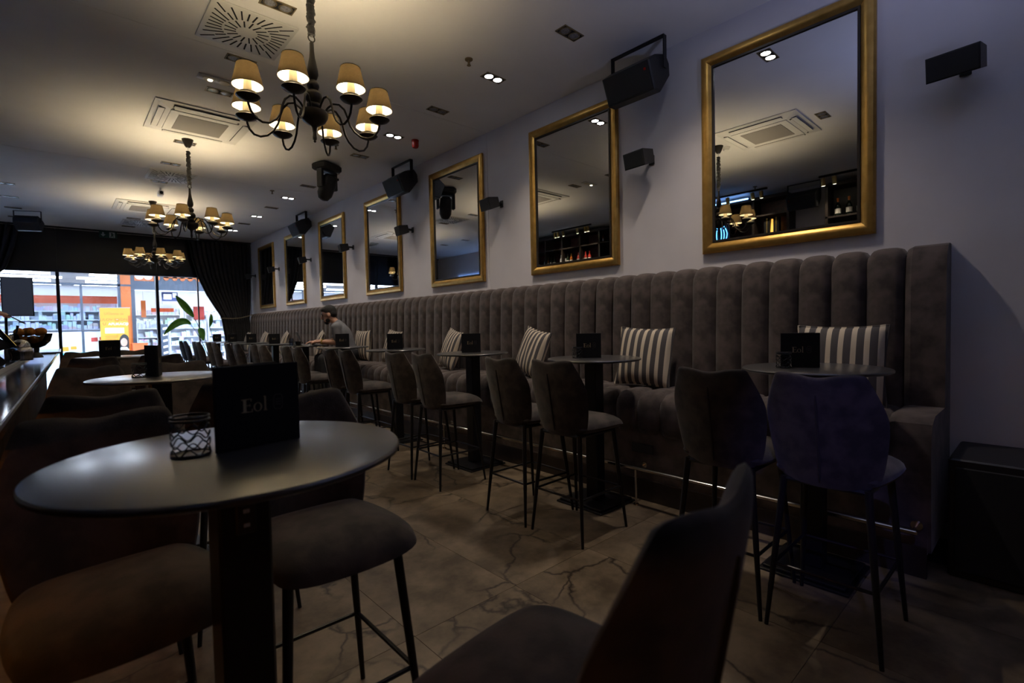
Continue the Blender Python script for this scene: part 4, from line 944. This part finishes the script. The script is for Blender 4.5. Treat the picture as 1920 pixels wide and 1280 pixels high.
for x in (-5, -1, 3, 7):
    o = tag(obj('corridor_light', MB().box(-0.6,0.6,-0.3,0.3,-0.03,0), 'corridor_lit', None, False, loc=(x, 15.5, 3.9)), 'square ceiling light over the mall corridor', 'ceiling light', 'corridor lights')
    obj('rim', MB().box(-0.62,-0.6,-0.3,0.3,-0.035,0).box(0.6,0.62,-0.3,0.3,-0.035,0), 'shop_frame', o, False)
# shop front
sf = sroot('trim_3')
def SB(n, x0, x1, y0, y1, z0, z1, m): return obj(n, MB().box(x0, x1, y0, y1, z0, z1), m, sf, False)
SB('orange_pillar', 1.57, 1.83, 19.98, 20.1, 0, 2.84, 'shop_orange'); SB('orange_pillar', 1.57, 1.83, 19.98, 20.1, 2.90, 3.45, 'shop_orange')
for x0, x1 in ((1.50,1.57),(1.83,1.93)): SB('pillar_edge', x0, x1, 19.99, 20.1, 0, 3.45, 'shop_frame')
SB('transom', -9, 1.83, 19.99, 20.06, 2.84, 2.90, 'shop_frame')
SB('fascia', 1.93, 9, 19.99, 20.15, 2.74, 3.45, 'shop_frame'); SB('fascia_light_strip', 1.93, 9, 19.98, 20.15, 2.70, 2.745, 'label_white')
for x in (-3.2, 0.62): SB('window_post', x-0.03, x+0.03, 20.0, 20.06, 0, 2.84, 'shop_frame')
SB('low_wall', -9, 1.5, 20.02, 20.10, 0, 1.42, 'shop_white'); SB('fascia', -9, 11, 19.99, 20.1, 3.40, 4.0, 'shop_frame')
struct('window_6', MB().box(-9, 1.5, 20.04, 20.05, 1.42, 2.84), 'pane_glass')
sg = thing('shop_sign', 'orange and white shop sign on the grey fascia, cut off by the bulkhead', 'sign', (0, 19.97, 0))
obj('panel', MB().box(1.93,2.44,-0.02,0.01,3.03,3.40), 'shop_orange', sg, False)
lob = MB()
for cx in (2.06, 2.29): lob.prism([(cx+0.12*cos(2*pi*i/24), 3.20+0.13*sin(2*pi*i/24)) for i in range(24)], 1, -0.03, -0.02)
obj('white_lobes', lob.box(1.95,2.42,-0.03,-0.02,3.22,3.38), 'text_white', sg, False)
bl = MB()
for q, cx in enumerate((2.58, 2.78, 3.02, 3.24, 3.46, 3.70, 3.9, 4.1)): bl.prism([(cx+(0.075 if q else 0.03)*cos(2*pi*i/20), 3.14+0.075*sin(2*pi*i/20)) for i in range(20)], 1, -0.03, 0.01)
obj('orange_letters', bl.box(2.72,4.2,-0.03,0.01,3.15,3.34), 'shop_orange', sg, False)
# shelves with goods
def goods_shelf(label, x0, x1, y, levels, depth, ztop, seed, head=None):
    rn = random.Random(seed)
    t = thing('shop_shelf', label, 'shop shelf', ((x0+x1)/2, y, 0), group='shop shelves'); hw = (x1-x0)/2
    for z in levels: obj('shelf_board', MB().box(-hw, hw, 0, depth, z-0.03, z), 'shop_white', t, False)
    obj('back_board', MB().box(-hw, hw, depth, depth+0.03, 0, ztop), 'shop_white', t, False)
    for s_ in (-1, 1): obj('side_board', MB().box(s_*hw-0.015, s_*hw+0.015, 0, depth, 0, ztop), 'shop_white', t, False)
    g = MB()
    for z in levels:
        x = -hw+0.03
        while x < hw-0.1:
            wd = rn.uniform(0.05, 0.16); hh = rn.uniform(0.10, 0.26)
            if rn.random() < 0.85: g.box(x, x+wd*0.92, 0.02, depth*0.6, z, z+hh)
            x += wd
    o = obj('goods', g, 'shop_goods', t, False); o['kind'] = 'stuff'
    if head: obj('header_band', MB().box(-hw, hw, -0.03, 0.0, head[0], head[1]), 'shop_red_orange', t, False)
    return t
goods_shelf('wide shop shelf under the long red-orange band behind the left window', -2.4, 1.56, 21.2, [1.52, 1.82, 2.10], 0.4, 2.6, 1, (2.34, 2.58))
goods_shelf('shop shelf at the far left under the end of the orange band', -6.5, -2.45, 21.2, [1.52, 1.82, 2.10], 0.4, 2.6, 9, (2.34, 2.58))
goods_shelf('low goods shelf just right of the orange pillar', 2.05, 2.75, 21.0, [0.3,0.6,0.9,1.2,1.5], 0.35, 1.75, 2)
goods_shelf('low goods shelf behind the plant leaves', 3.0, 4.1, 21.2, [0.3,0.6,0.9,1.2,1.5], 0.35, 1.75, 3)
goods_shelf('goods shelf beside the curtain edge', 4.2, 5.4, 21.2, [0.3,0.6,0.9,1.2,1.5,1.8], 0.35, 2.0, 4)
goods_shelf('tall goods shelf deep in the shop, left half', 1.6, 4.0, 25.5, [0.5,0.9,1.3,1.7,2.1], 0.4, 2.4, 5)
goods_shelf('tall goods shelf deep in the shop, right half', 4.2, 7.6, 25.5, [0.5,0.9,1.3,1.7,2.1], 0.4, 2.4, 6)
goods_shelf('tall goods shelf deep in the shop behind the left window', -3.5, 1.2, 26.5, [1.3,1.7,2.1,2.5], 0.4, 2.8, 7)
for k, (x, y, z, wd, hh, m_, lb) in enumerate(((2.98,22.5,2.25,0.7,0.28,'shop_red_orange','orange and white hanging shop sign behind the leaf'),(2.35,22.0,2.2,0.14,0.6,'shop_orange','narrow vertical orange hanging banner in the shop'),(4.05,22.0,2.05,0.35,0.5,'text_red','red hanging banner beside the curtain'),(2.95,20.6,2.58,0.46,0.32,'text_navy','dark blue ceiling screen in the shop entrance'))):
    t = thing('hanging_sign', lb, 'sign', (x, y, z)); obj('board', MB().box(-wd/2,wd/2,-0.015,0.015,-hh/2,hh/2), m_, t, False); obj('wire', MB().tube([(0,0,hh/2),(0,0,3.45-z)], 0.004, 5), 'shop_frame', t)
    if k == 0: obj('white_half', MB().box(-wd/2,wd/2,-0.017,-0.015,0.0,hh/2), 'text_white', t, False)
    if k == 3: obj('picture', MB().box(-0.18,0.05,-0.017,-0.015,-0.1,0.08).box(0.08,0.2,-0.017,-0.015,-0.04,0.12), 'screen_white', t, False)
for k, (x, lb) in enumerate(((0.30,'small printed poster low on the white shop wall, left'),(0.98,'small printed poster low on the white shop wall, right'))):
    t = thing('wall_poster', lb, 'poster', (x, 20.01, 1.18 if k else 0.92)); obj('sheet', MB().box(-0.2,0.2,-0.008,0,-0.09,0.09), 'label_white', t, False); obj('print', MB().box(-0.18,-0.02,-0.0095,-0.008,-0.07,0.06).box(0.02,0.16,-0.0095,-0.008,-0.03,0.07), 'shop_yellow' if k == 0 else 'text_red', t, False)
for k, (x, lb) in enumerate(((0.28,'teal and yellow display bin by the shop wall, left'),(0.72,'teal and yellow display bin by the shop wall, right'))):
    t = thing('display_bin', lb, 'display bin', (x, 19.6, 0)); obj('bin', MB().cbox(-0.2,0.2,-0.2,0.2,0.0,0.80,0.02), 'teal_bin', t, False); obj('front_card', MB().box(-0.17,0.17,-0.21,-0.2,0.50,0.74), 'shop_yellow', t, False); obj('portrait', MB().prism([(0.1+0.05*cos(2*pi*i/16), 0.62+0.08*sin(2*pi*i/16)) for i in range(16)], 1, -0.213, -0.21), 'skin', t, False)
t = thing('orange_bin', 'orange plastic basket standing by the shop pillar', 'basket', (1.95, 19.55, 0)); obj('tub', MB().loft([[(-0.14,-0.12,0.0),(0.14,-0.12,0.0),(0.14,0.12,0.0),(-0.14,0.12,0.0)],[(-0.19,-0.16,1.0),(0.19,-0.16,1.0),(0.19,0.16,1.0),(-0.19,0.16,1.0)]]), 'shop_red_orange', t, False); obj('rim', MB().box(-0.2,0.2,-0.17,0.17,1.0,1.03), 'shop_red_orange', t, False)
t = thing('magazine_rack', 'black and white magazine rack at the shop entrance', 'rack', (2.62, 19.8, 0)); obj('frame', MB().box(-0.12,0.12,0,0.05,0,1.62), 'shop_frame', t, False)
for k in range(6): obj('magazine', MB().prism([(-0.02,1.50-0.2*k),(0.10,1.53-0.2*k),(0.10,1.46-0.2*k),(-0.02,1.43-0.2*k)], 1, -0.04, -0.01), 'text_white', t, False)
# yellow roll-up banner
bn = thing('banner_stand', 'yellow advertising banner stand reading ULOV TJEDNA in front of the shop', 'banner', (1.39, 19.72, 0))
pn = obj('panel', MB().box(-0.37,0.37,-0.01,0.01,0.10,2.14), 'shop_yellow', bn, False)
obj('side_stripe', MB().box(0.31,0.37,-0.013,-0.01,0.10,1.9), 'shop_orange', pn, False); obj('foot', MB().box(-0.38,0.38,-0.1,0.1,0,0.10), 'steel_trim', bn, False); obj('top_bar', MB().box(-0.375,0.375,-0.014,0.014,2.14,2.16), 'steel_trim', bn, False)
def ptext(body, size, x, z, m_, al='CENTER'):
    o = obj('printed_words', text_mesh(body, size, m_, 0.0008, al), None, pn, False); o.rotation_euler = (pi/2,0,0); o.location = (x, -0.0125, z)
ptext('U\u010dlanite se', 0.105, -0.03, 1.93, 'text_orange'); ptext('ULOV TJEDNA', 0.115, 0.0, 1.74, 'text_orange'); ptext('U', 0.115, -0.27, 1.61, 'text_red'); ptext('APLIKACIJI', 0.105, 0.07, 1.61, 'text_white')
obj('speech_box', MB().cbox(-0.26,0.20,-0.014,-0.011,1.36,1.52,0.001), 'text_white', pn, False)
ptext('Preuzmite aplikaciju', 0.048, -0.03, 1.455, 'text_navy'); ptext('ili se registrirajte', 0.048, -0.05, 1.395, 'text_navy')
for k in range(4): obj('small_print', MB().box(-0.26,0.05-0.03*k,-0.012,-0.011,1.26-0.05*k,1.275-0.05*k), 'text_orange', pn, False)
obj('portrait_hair', MB().prism([(0.20+0.135*cos(2*pi*i/24), 1.05+0.27*sin(2*pi*i/24)) for i in range(24)], 1, -0.0125, -0.0105), 'hair_dark', pn, False)
obj('portrait_face', MB().prism([(0.185+0.085*cos(2*pi*i/24), 1.07+0.13*sin(2*pi*i/24)) for i in range(24)], 1, -0.0145, -0.0125), 'skin', pn, False)
obj('portrait_dress', MB().prism([(-0.02,0.5),(0.31,0.5),(0.31,0.82),(0.25,0.92),(0.12,0.92),(0.03,0.82)], 1, -0.0135, -0.0125), 'text_white', pn, False)

# ================================================================== PEOPLE
def fuse(prims, voxel, name, m_, parent, grow=0.0, it=6):
    """tapered limbs and ellipsoids melted into one continuous surface"""
    mb = MB()
    for p in prims:
        if p[0] == 'c':
            _, a, b, ra, rb_ = p; a, b = Vector(a), Vector(b); ra += grow; rb_ += grow
            mb.tube([a, (a+b)/2, b], [ra, (ra+rb_)/2, rb_], 14); mb.sphere(a, ra, 14, 10); mb.sphere(b, rb_, 14, 10)
        else:
            _, c, r, fwd = p; q = Vector(fwd).to_track_quat('X', 'Z').to_matrix().to_4x4()
            e = MB().sphere((0,0,0), [k+grow for k in r], 18, 12).xf(Matrix.Translation(c) @ q); mb.add(e.v, e.f)
    me = mb.mesh('tmp'); o = bpy.data.objects.new('tmp', me); COL.objects.link(o)
    md = o.modifiers.new('r', 'REMESH'); md.mode = 'VOXEL'; md.voxel_size = voxel; md.use_smooth_shade = True
    sm = o.modifiers.new('s', 'SMOOTH'); sm.factor = 0.5; sm.iterations = it
    dg = bpy.context.evaluated_depsgraph_get(); out = bpy.data.meshes.new_from_object(o.evaluated_get(dg)); bpy.data.objects.remove(o)
    out.materials.clear(); out.materials.append(M[m_]); out.shade_smooth(); out.name = name
    ob = bpy.data.objects.new(name, out); return link(ob, parent)
def head_prims(c, f, s=1.0):
    """skull, jaw, nose, ears, neck stub for a head centred at c looking along f"""
    c, f = Vector(c), Vector(f).normalized(); sd = f.cross(Vector((0,0,1))).normalized(); up = sd.cross(f).normalized()
    P = lambda a, b, z: tuple(c + f*a*s + sd*b*s + up*z*s)
    pr = [('e', P(-0.012,0,0.03), (0.102*s,0.078*s,0.092*s), f), ('e', P(0.03,0,-0.055), (0.065*s,0.058*s,0.062*s), f), ('e', P(0.055,0,-0.085), (0.035*s,0.032*s,0.03*s), f),
          ('c', P(0.092,0,0.02), P(0.112,0,-0.022), 0.010*s, 0.015*s), ('e', P(-0.01,0.077,-0.01), (0.024*s,0.012*s,0.034*s), f), ('e', P(-0.01,-0.077,-0.01), (0.024*s,0.012*s,0.034*s), f), ('e', P(0.082,0,-0.05), (0.018*s,0.026*s,0.010*s), f)]
    return pr, P, f, up, sd
def hand_prims(wr, d, n, length=0.19, thumb=1):
    """palm, four fingers and a thumb; d along the hand, n the back of the hand's normal"""
    wr, d, n = Vector(wr), Vector(d).normalized(), Vector(n).normalized(); sd = d.cross(n).normalized(); k = length/0.19
    pr = []
    for q in (-0.026,-0.009,0.009,0.026): pr.append(('c', wr+d*0.012*k+sd*q*0.6*k, wr+d*0.085*k+sd*q*k, 0.016*k, 0.013*k))
    for q, ln in ((-0.030,0.068),(-0.011,0.082),(0.010,0.078),(0.030,0.058)):
        a = wr+d*0.088*k+sd*q*k; b = a+(d*0.92+n*0.05-n*0.25)*ln*0.5*k+sd*q*0.12*k; c = b+(d*0.75-n*0.65)*ln*0.5*k
        pr += [('c', a, b, 0.0095*k, 0.0085*k), ('c', b, c, 0.0085*k, 0.0070*k)]
    a = wr+d*0.025*k+sd*0.026*thumb*k; b = a+(d*0.6+sd*0.75*thumb-n*0.25)*0.042*k; c = b+(d*0.9+sd*0.2*thumb-n*0.2)*0.034*k
    pr += [('c', a, b, 0.014*k, 0.011*k), ('c', b, c, 0.011*k, 0.008*k)]
    return pr
def dress_head(P, f, up, sd, s, parent, beard=True):
    fuse([('e', P(-0.022,0,0.052), (0.100*s,0.084*s,0.088*s), f), ('e', P(-0.055,0,0.005), (0.060*s,0.080*s,0.075*s), f), ('e', P(0.040,0,0.088), (0.050*s,0.062*s,0.034*s), f)], 0.008, 'hair', 'hair_dark', parent, 0.0, 3)
    if beard: fuse([('e', P(0.062,0,-0.098), (0.036*s,0.036*s,0.030*s), f), ('e', P(0.030,0.045,-0.072), (0.035*s,0.016*s,0.035*s), f), ('e', P(0.030,-0.045,-0.072), (0.035*s,0.016*s,0.035*s), f), ('e', P(0.090,0,-0.036), (0.014*s,0.030*s,0.007*s), f)], 0.007, 'beard', 'hair_dark', parent, 0.0, 2)
    for q in (-0.032, 0.032):
        obj('eye', MB().sphere(P(0.080,q,0.012), 0.009*s, 10, 8), 'eye_dark', parent)
        obj('eyebrow', MB().tube([P(0.088,q*0.45,0.032), P(0.088,q,0.037), P(0.076,q*1.5,0.032)], 0.0045*s, 6), 'hair_dark', parent)

def seated_man():
    t = thing('person', 'bearded man in grey t-shirt seated on the banquette typing on a laptop', 'person', (3.445, 7.8, 0.83))
    O = Vector((3.5, 7.8, 0.83)); Lc = lambda p: tuple(Vector(p)-O)
    hip = (3.57,7.76,0.945); wst = (3.545,7.775,1.08); che = (3.48,7.80,1.27); shc = (3.44,7.825,1.38); neck = (3.395,7.855,1.465); hc = (3.318,7.915,1.585)
    s2 = Vector((0.60,0.80,0)); ns = Vector(shc)-s2*0.185; fs = Vector(shc)+s2*0.185
    ne = (3.35,7.65,1.135); nw = (3.165,7.895,1.155); fe = (3.43,8.05,1.15); fw = (3.20,8.20,1.155)
    nk = (3.13,7.74,0.885); fk = (3.20,8.07,0.885); na = (3.12,7.72,0.40); fa = (3.16,8.05,0.40); nh = Vector(hip)-s2*0.09; fh = Vector(hip)+s2*0.09
    hp, P, f, up, sd = head_prims(Lc(hc), (-0.80,0.52,-0.30), 1.12)
    torso = [('e', Lc(hip), (0.135,0.17,0.12), (-.8,.6,0)), ('c', Lc(hip), Lc(wst), 0.135, 0.125), ('c', Lc(wst), Lc(che), 0.125, 0.135), ('e', Lc(che), (0.12,0.185,0.16), (-.8,.6,-.2)), ('c', Lc(ns), Lc(fs), 0.068, 0.068), ('c', Lc(shc), Lc(neck), 0.085, 0.060)]
    up_arms = [('c', Lc(ns), Lc(ne), 0.062, 0.046), ('c', Lc(fs), Lc(fe), 0.062, 0.046)]
    fore = [('c', Lc(ne), Lc(nw), 0.044, 0.030), ('c', Lc(fe), Lc(fw), 0.044, 0.030)]
    legs = [('c', Lc(nh), Lc(nk), 0.090, 0.062), ('c', Lc(fh), Lc(fk), 0.090, 0.062), ('c', Lc(nk), Lc(na), 0.060, 0.040), ('c', Lc(fk), Lc(fa), 0.060, 0.040)]
    feet = [('c', Lc((na[0],na[1],0.345)), Lc((na[0]-0.17,na[1]-0.02,0.325)), 0.04, 0.034), ('c', Lc((fa[0],fa[1],0.345)), Lc((fa[0]-0.17,fa[1]+0.02,0.325)), 0.04, 0.034)]
    hands = hand_prims(Lc(nw), (-0.5,0.86,-0.05), (0,0,1), 0.20, 1) + hand_prims(Lc(fw), (-0.95,0.2,-0.05), (0,0,1), 0.20, -1)
    necks = [('c', Lc(neck), Lc((3.34,7.89,1.535)), 0.060, 0.058)]
    b = fuse(torso+up_arms+fore+legs+feet+hands+necks+hp, 0.0085, 'body', 'skin', t, 0, 4)
    slv = [('c', Lc(ns), tuple((Vector(Lc(ns))*0.35+Vector(Lc(ne))*0.65)), 0.066, 0.060), ('c', Lc(fs), tuple((Vector(Lc(fs))*0.35+Vector(Lc(fe))*0.65)), 0.066, 0.060)]
    fuse(torso[:5]+slv+[('c', Lc(shc), Lc((3.425,7.838,1.42)), 0.09, 0.075)], 0.011, 't_shirt', 'shirt_grey', t, 0.012, 5)
    fuse(legs+[torso[0]], 0.012, 'trousers', 'trousers', t, 0.018, 5)
    for k in (0, 1): fuse([feet[k]], 0.01, 'shoe', 'shoe_dark', t, 0.012, 3)
    dress_head(P, f, up, sd, 1.12, t)
    wv = Vector(Lc(nw)); dv = Vector((-0.5,0.86,-0.02)).normalized(); u_ = dv.cross(Vector((0,0,1))).normalized(); v_ = u_.cross(dv)
    wa = obj('watch', MB().tube([tuple(wv-dv*0.035+(u_*cos(2*pi*i/18)+v_*sin(2*pi*i/18))*0.037) for i in range(19)], 0.009, 6, False), 'watch_gold', t)
    return t
seated_man()
def bartender():
    O = Vector((-1.02, 5.85, 0)); t = thing('person', 'person behind the bar at the left edge, only a reaching hand in view', 'person', tuple(O)); Lc = lambda p: tuple(Vector(p)-O)
    hc = (-0.96,5.80,1.66); neck = (-1.0,5.84,1.50); shc = (-1.01,5.85,1.42); che = (-1.02,5.86,1.28); wst = (-1.03,5.87,1.08); hip = (-1.03,5.87,0.94)
    s2 = Vector((0.35,-0.94,0)); rs_ = Vector(shc)+s2*0.17; ls_ = Vector(shc)-s2*0.17
    re = (-0.70,5.58,1.40); rw = (-0.395,5.50,1.555); le = (-1.05,6.08,1.15); lw = (-0.86,5.98,1.13)
    hp, P, f, up, sd = head_prims(Lc(hc), (0.85,-0.45,-0.15), 1.0)
    torso = [('e', Lc(hip), (0.11,0.16,0.12), (.94,.35,0)), ('c', Lc(hip), Lc(wst), 0.125, 0.115), ('c', Lc(wst), Lc(che), 0.115, 0.125), ('e', Lc(che), (0.11,0.17,0.15), (.94,.35,0)), ('c', Lc(rs_), Lc(ls_), 0.06, 0.06), ('c', Lc(shc), Lc(neck), 0.075, 0.055)]
    arms = [('c', Lc(rs_), Lc(re), 0.055, 0.042), ('c', Lc(ls_), Lc(le), 0.055, 0.042)]; fore = [('c', Lc(re), Lc(rw), 0.040, 0.027), ('c', Lc(le), Lc(lw), 0.040, 0.027)]
    rh, lh = Vector(hip)+s2*0.09, Vector(hip)-s2*0.09
    legs = [('c', Lc(rh), Lc((rh.x,rh.y,0.50)), 0.085, 0.058), ('c', Lc(lh), Lc((lh.x,lh.y,0.50)), 0.085, 0.058), ('c', Lc((rh.x,rh.y,0.50)), Lc((rh.x,rh.y,0.09)), 0.056, 0.04), ('c', Lc((lh.x,lh.y,0.50)), Lc((lh.x,lh.y,0.09)), 0.056, 0.04)]
    feet = [('c', Lc((rh.x,rh.y,0.045)), Lc((rh.x+0.17,rh.y-0.04,0.04)), 0.04, 0.032), ('c', Lc((lh.x,lh.y,0.045)), Lc((lh.x+0.17,lh.y+0.03,0.04)), 0.04, 0.032)]
    hands = hand_prims(Lc(rw), (0.93,-0.15,-0.18), (0.2,-0.25,0.95), 0.185, -1) + hand_prims(Lc(lw), (0.95,-0.1,-0.1), (0,0,1), 0.185, 1)
    fuse(torso+arms+fore+legs+feet+hands+hp+[('c', Lc(neck), Lc((-0.97,5.81,1.60)), 0.055, 0.052)], 0.0085, 'body', 'skin', t, 0, 4)
    fuse(torso[:5]+arms, 0.012, 'shirt', 'shirt_black', t, 0.012, 5); fuse(legs+[torso[0]], 0.012, 'trousers', 'trousers', t, 0.015, 5)
    for k in (0, 1): fuse([feet[k]], 0.01, 'shoe', 'shoe_dark', t, 0.01, 3)
    dress_head(P, f, up, sd, 1.0, t, False)
bartender()
t = thing('pen', 'thin dark pen held in the hand above the till', 'pen', (-0.235, 5.47, 1.50)); obj('barrel', MB().tube([(-0.03,0,0.02),(0.06,-0.01,-0.045)], 0.004, 8), 'black_plastic', t); obj('tip', MB().tube([(0.06,-0.01,-0.045),(0.07,-0.011,-0.052)], [0.004,0.001], 8), 'steel_trim', t)

# things on the man's table
ua = math.atan2(0.4, -0.916); lp = thing('laptop', 'open grey laptop on the table in front of the seated man', 'laptop', (3.05, 8.20, 1.10), ua)
obj('keyboard_base', MB().cbox(-0.115,0.115,-0.165,0.165,0,0.014,0.003), 'laptop_grey', lp)
obj('keys', MB().box(-0.06,0.09,-0.14,0.14,0.014,0.0155), 'black_plastic', lp, False)
sm_ = Matrix.Translation((0.113,0,0.014)) @ Matrix.Rotation(radians(22), 4, 'Y')
ld = obj('lid', MB().cbox(-0.004,0.004,-0.165,0.165,0,0.225,0.003).xf(sm_), 'laptop_grey', lp); obj('screen', MB().box(-0.0055,-0.004,-0.15,0.15,0.015,0.21).xf(sm_), 'screen_dark', ld, False)
t = thing('coffee_cup', 'black coffee cup with saucer between laptop and glass', 'cup', (2.83, 8.10, 1.10))
obj('cup', MB().lathe([(0.025,0.012),(0.040,0.02),(0.046,0.07),(0.042,0.07),(0.036,0.025)], n=20), 'ceramic_black', t); obj('saucer', MB().lathe([(0.05,0),(0.07,0.010),(0.066,0.012),(0.03,0.008)], n=22), 'ceramic_black', t); obj('handle', MB().tube([(0.045,0,0.06),(0.07,0,0.055),(0.07,0,0.035),(0.042,0,0.03)], 0.005, 6), 'ceramic_black', t)
t = thing('water_glass', 'clear tumbler of water on the man\'s table', 'glass', (2.80, 8.32, 1.10))
obj('tumbler', MB().lathe([(0.028,0),(0.034,0.115),(0.032,0.115),(0.026,0.008)], n=20), 'tumbler_glass', t); obj('water', MB().lathe([(0.0255,0.009),(0.0295,0.065)], n=18), 'tumbler_glass', t)
t = thing('phone', 'dark phone lying at the far side of the man\'s table', 'phone', (2.86, 8.50, 1.10), 0.5); obj('case', MB().cbox(-0.075,0.075,-0.036,0.036,0,0.009,0.003), 'black_plastic', t); obj('glass', MB().box(-0.07,0.07,-0.033,0.033,0.009,0.0095), 'screen_dark', t, False)
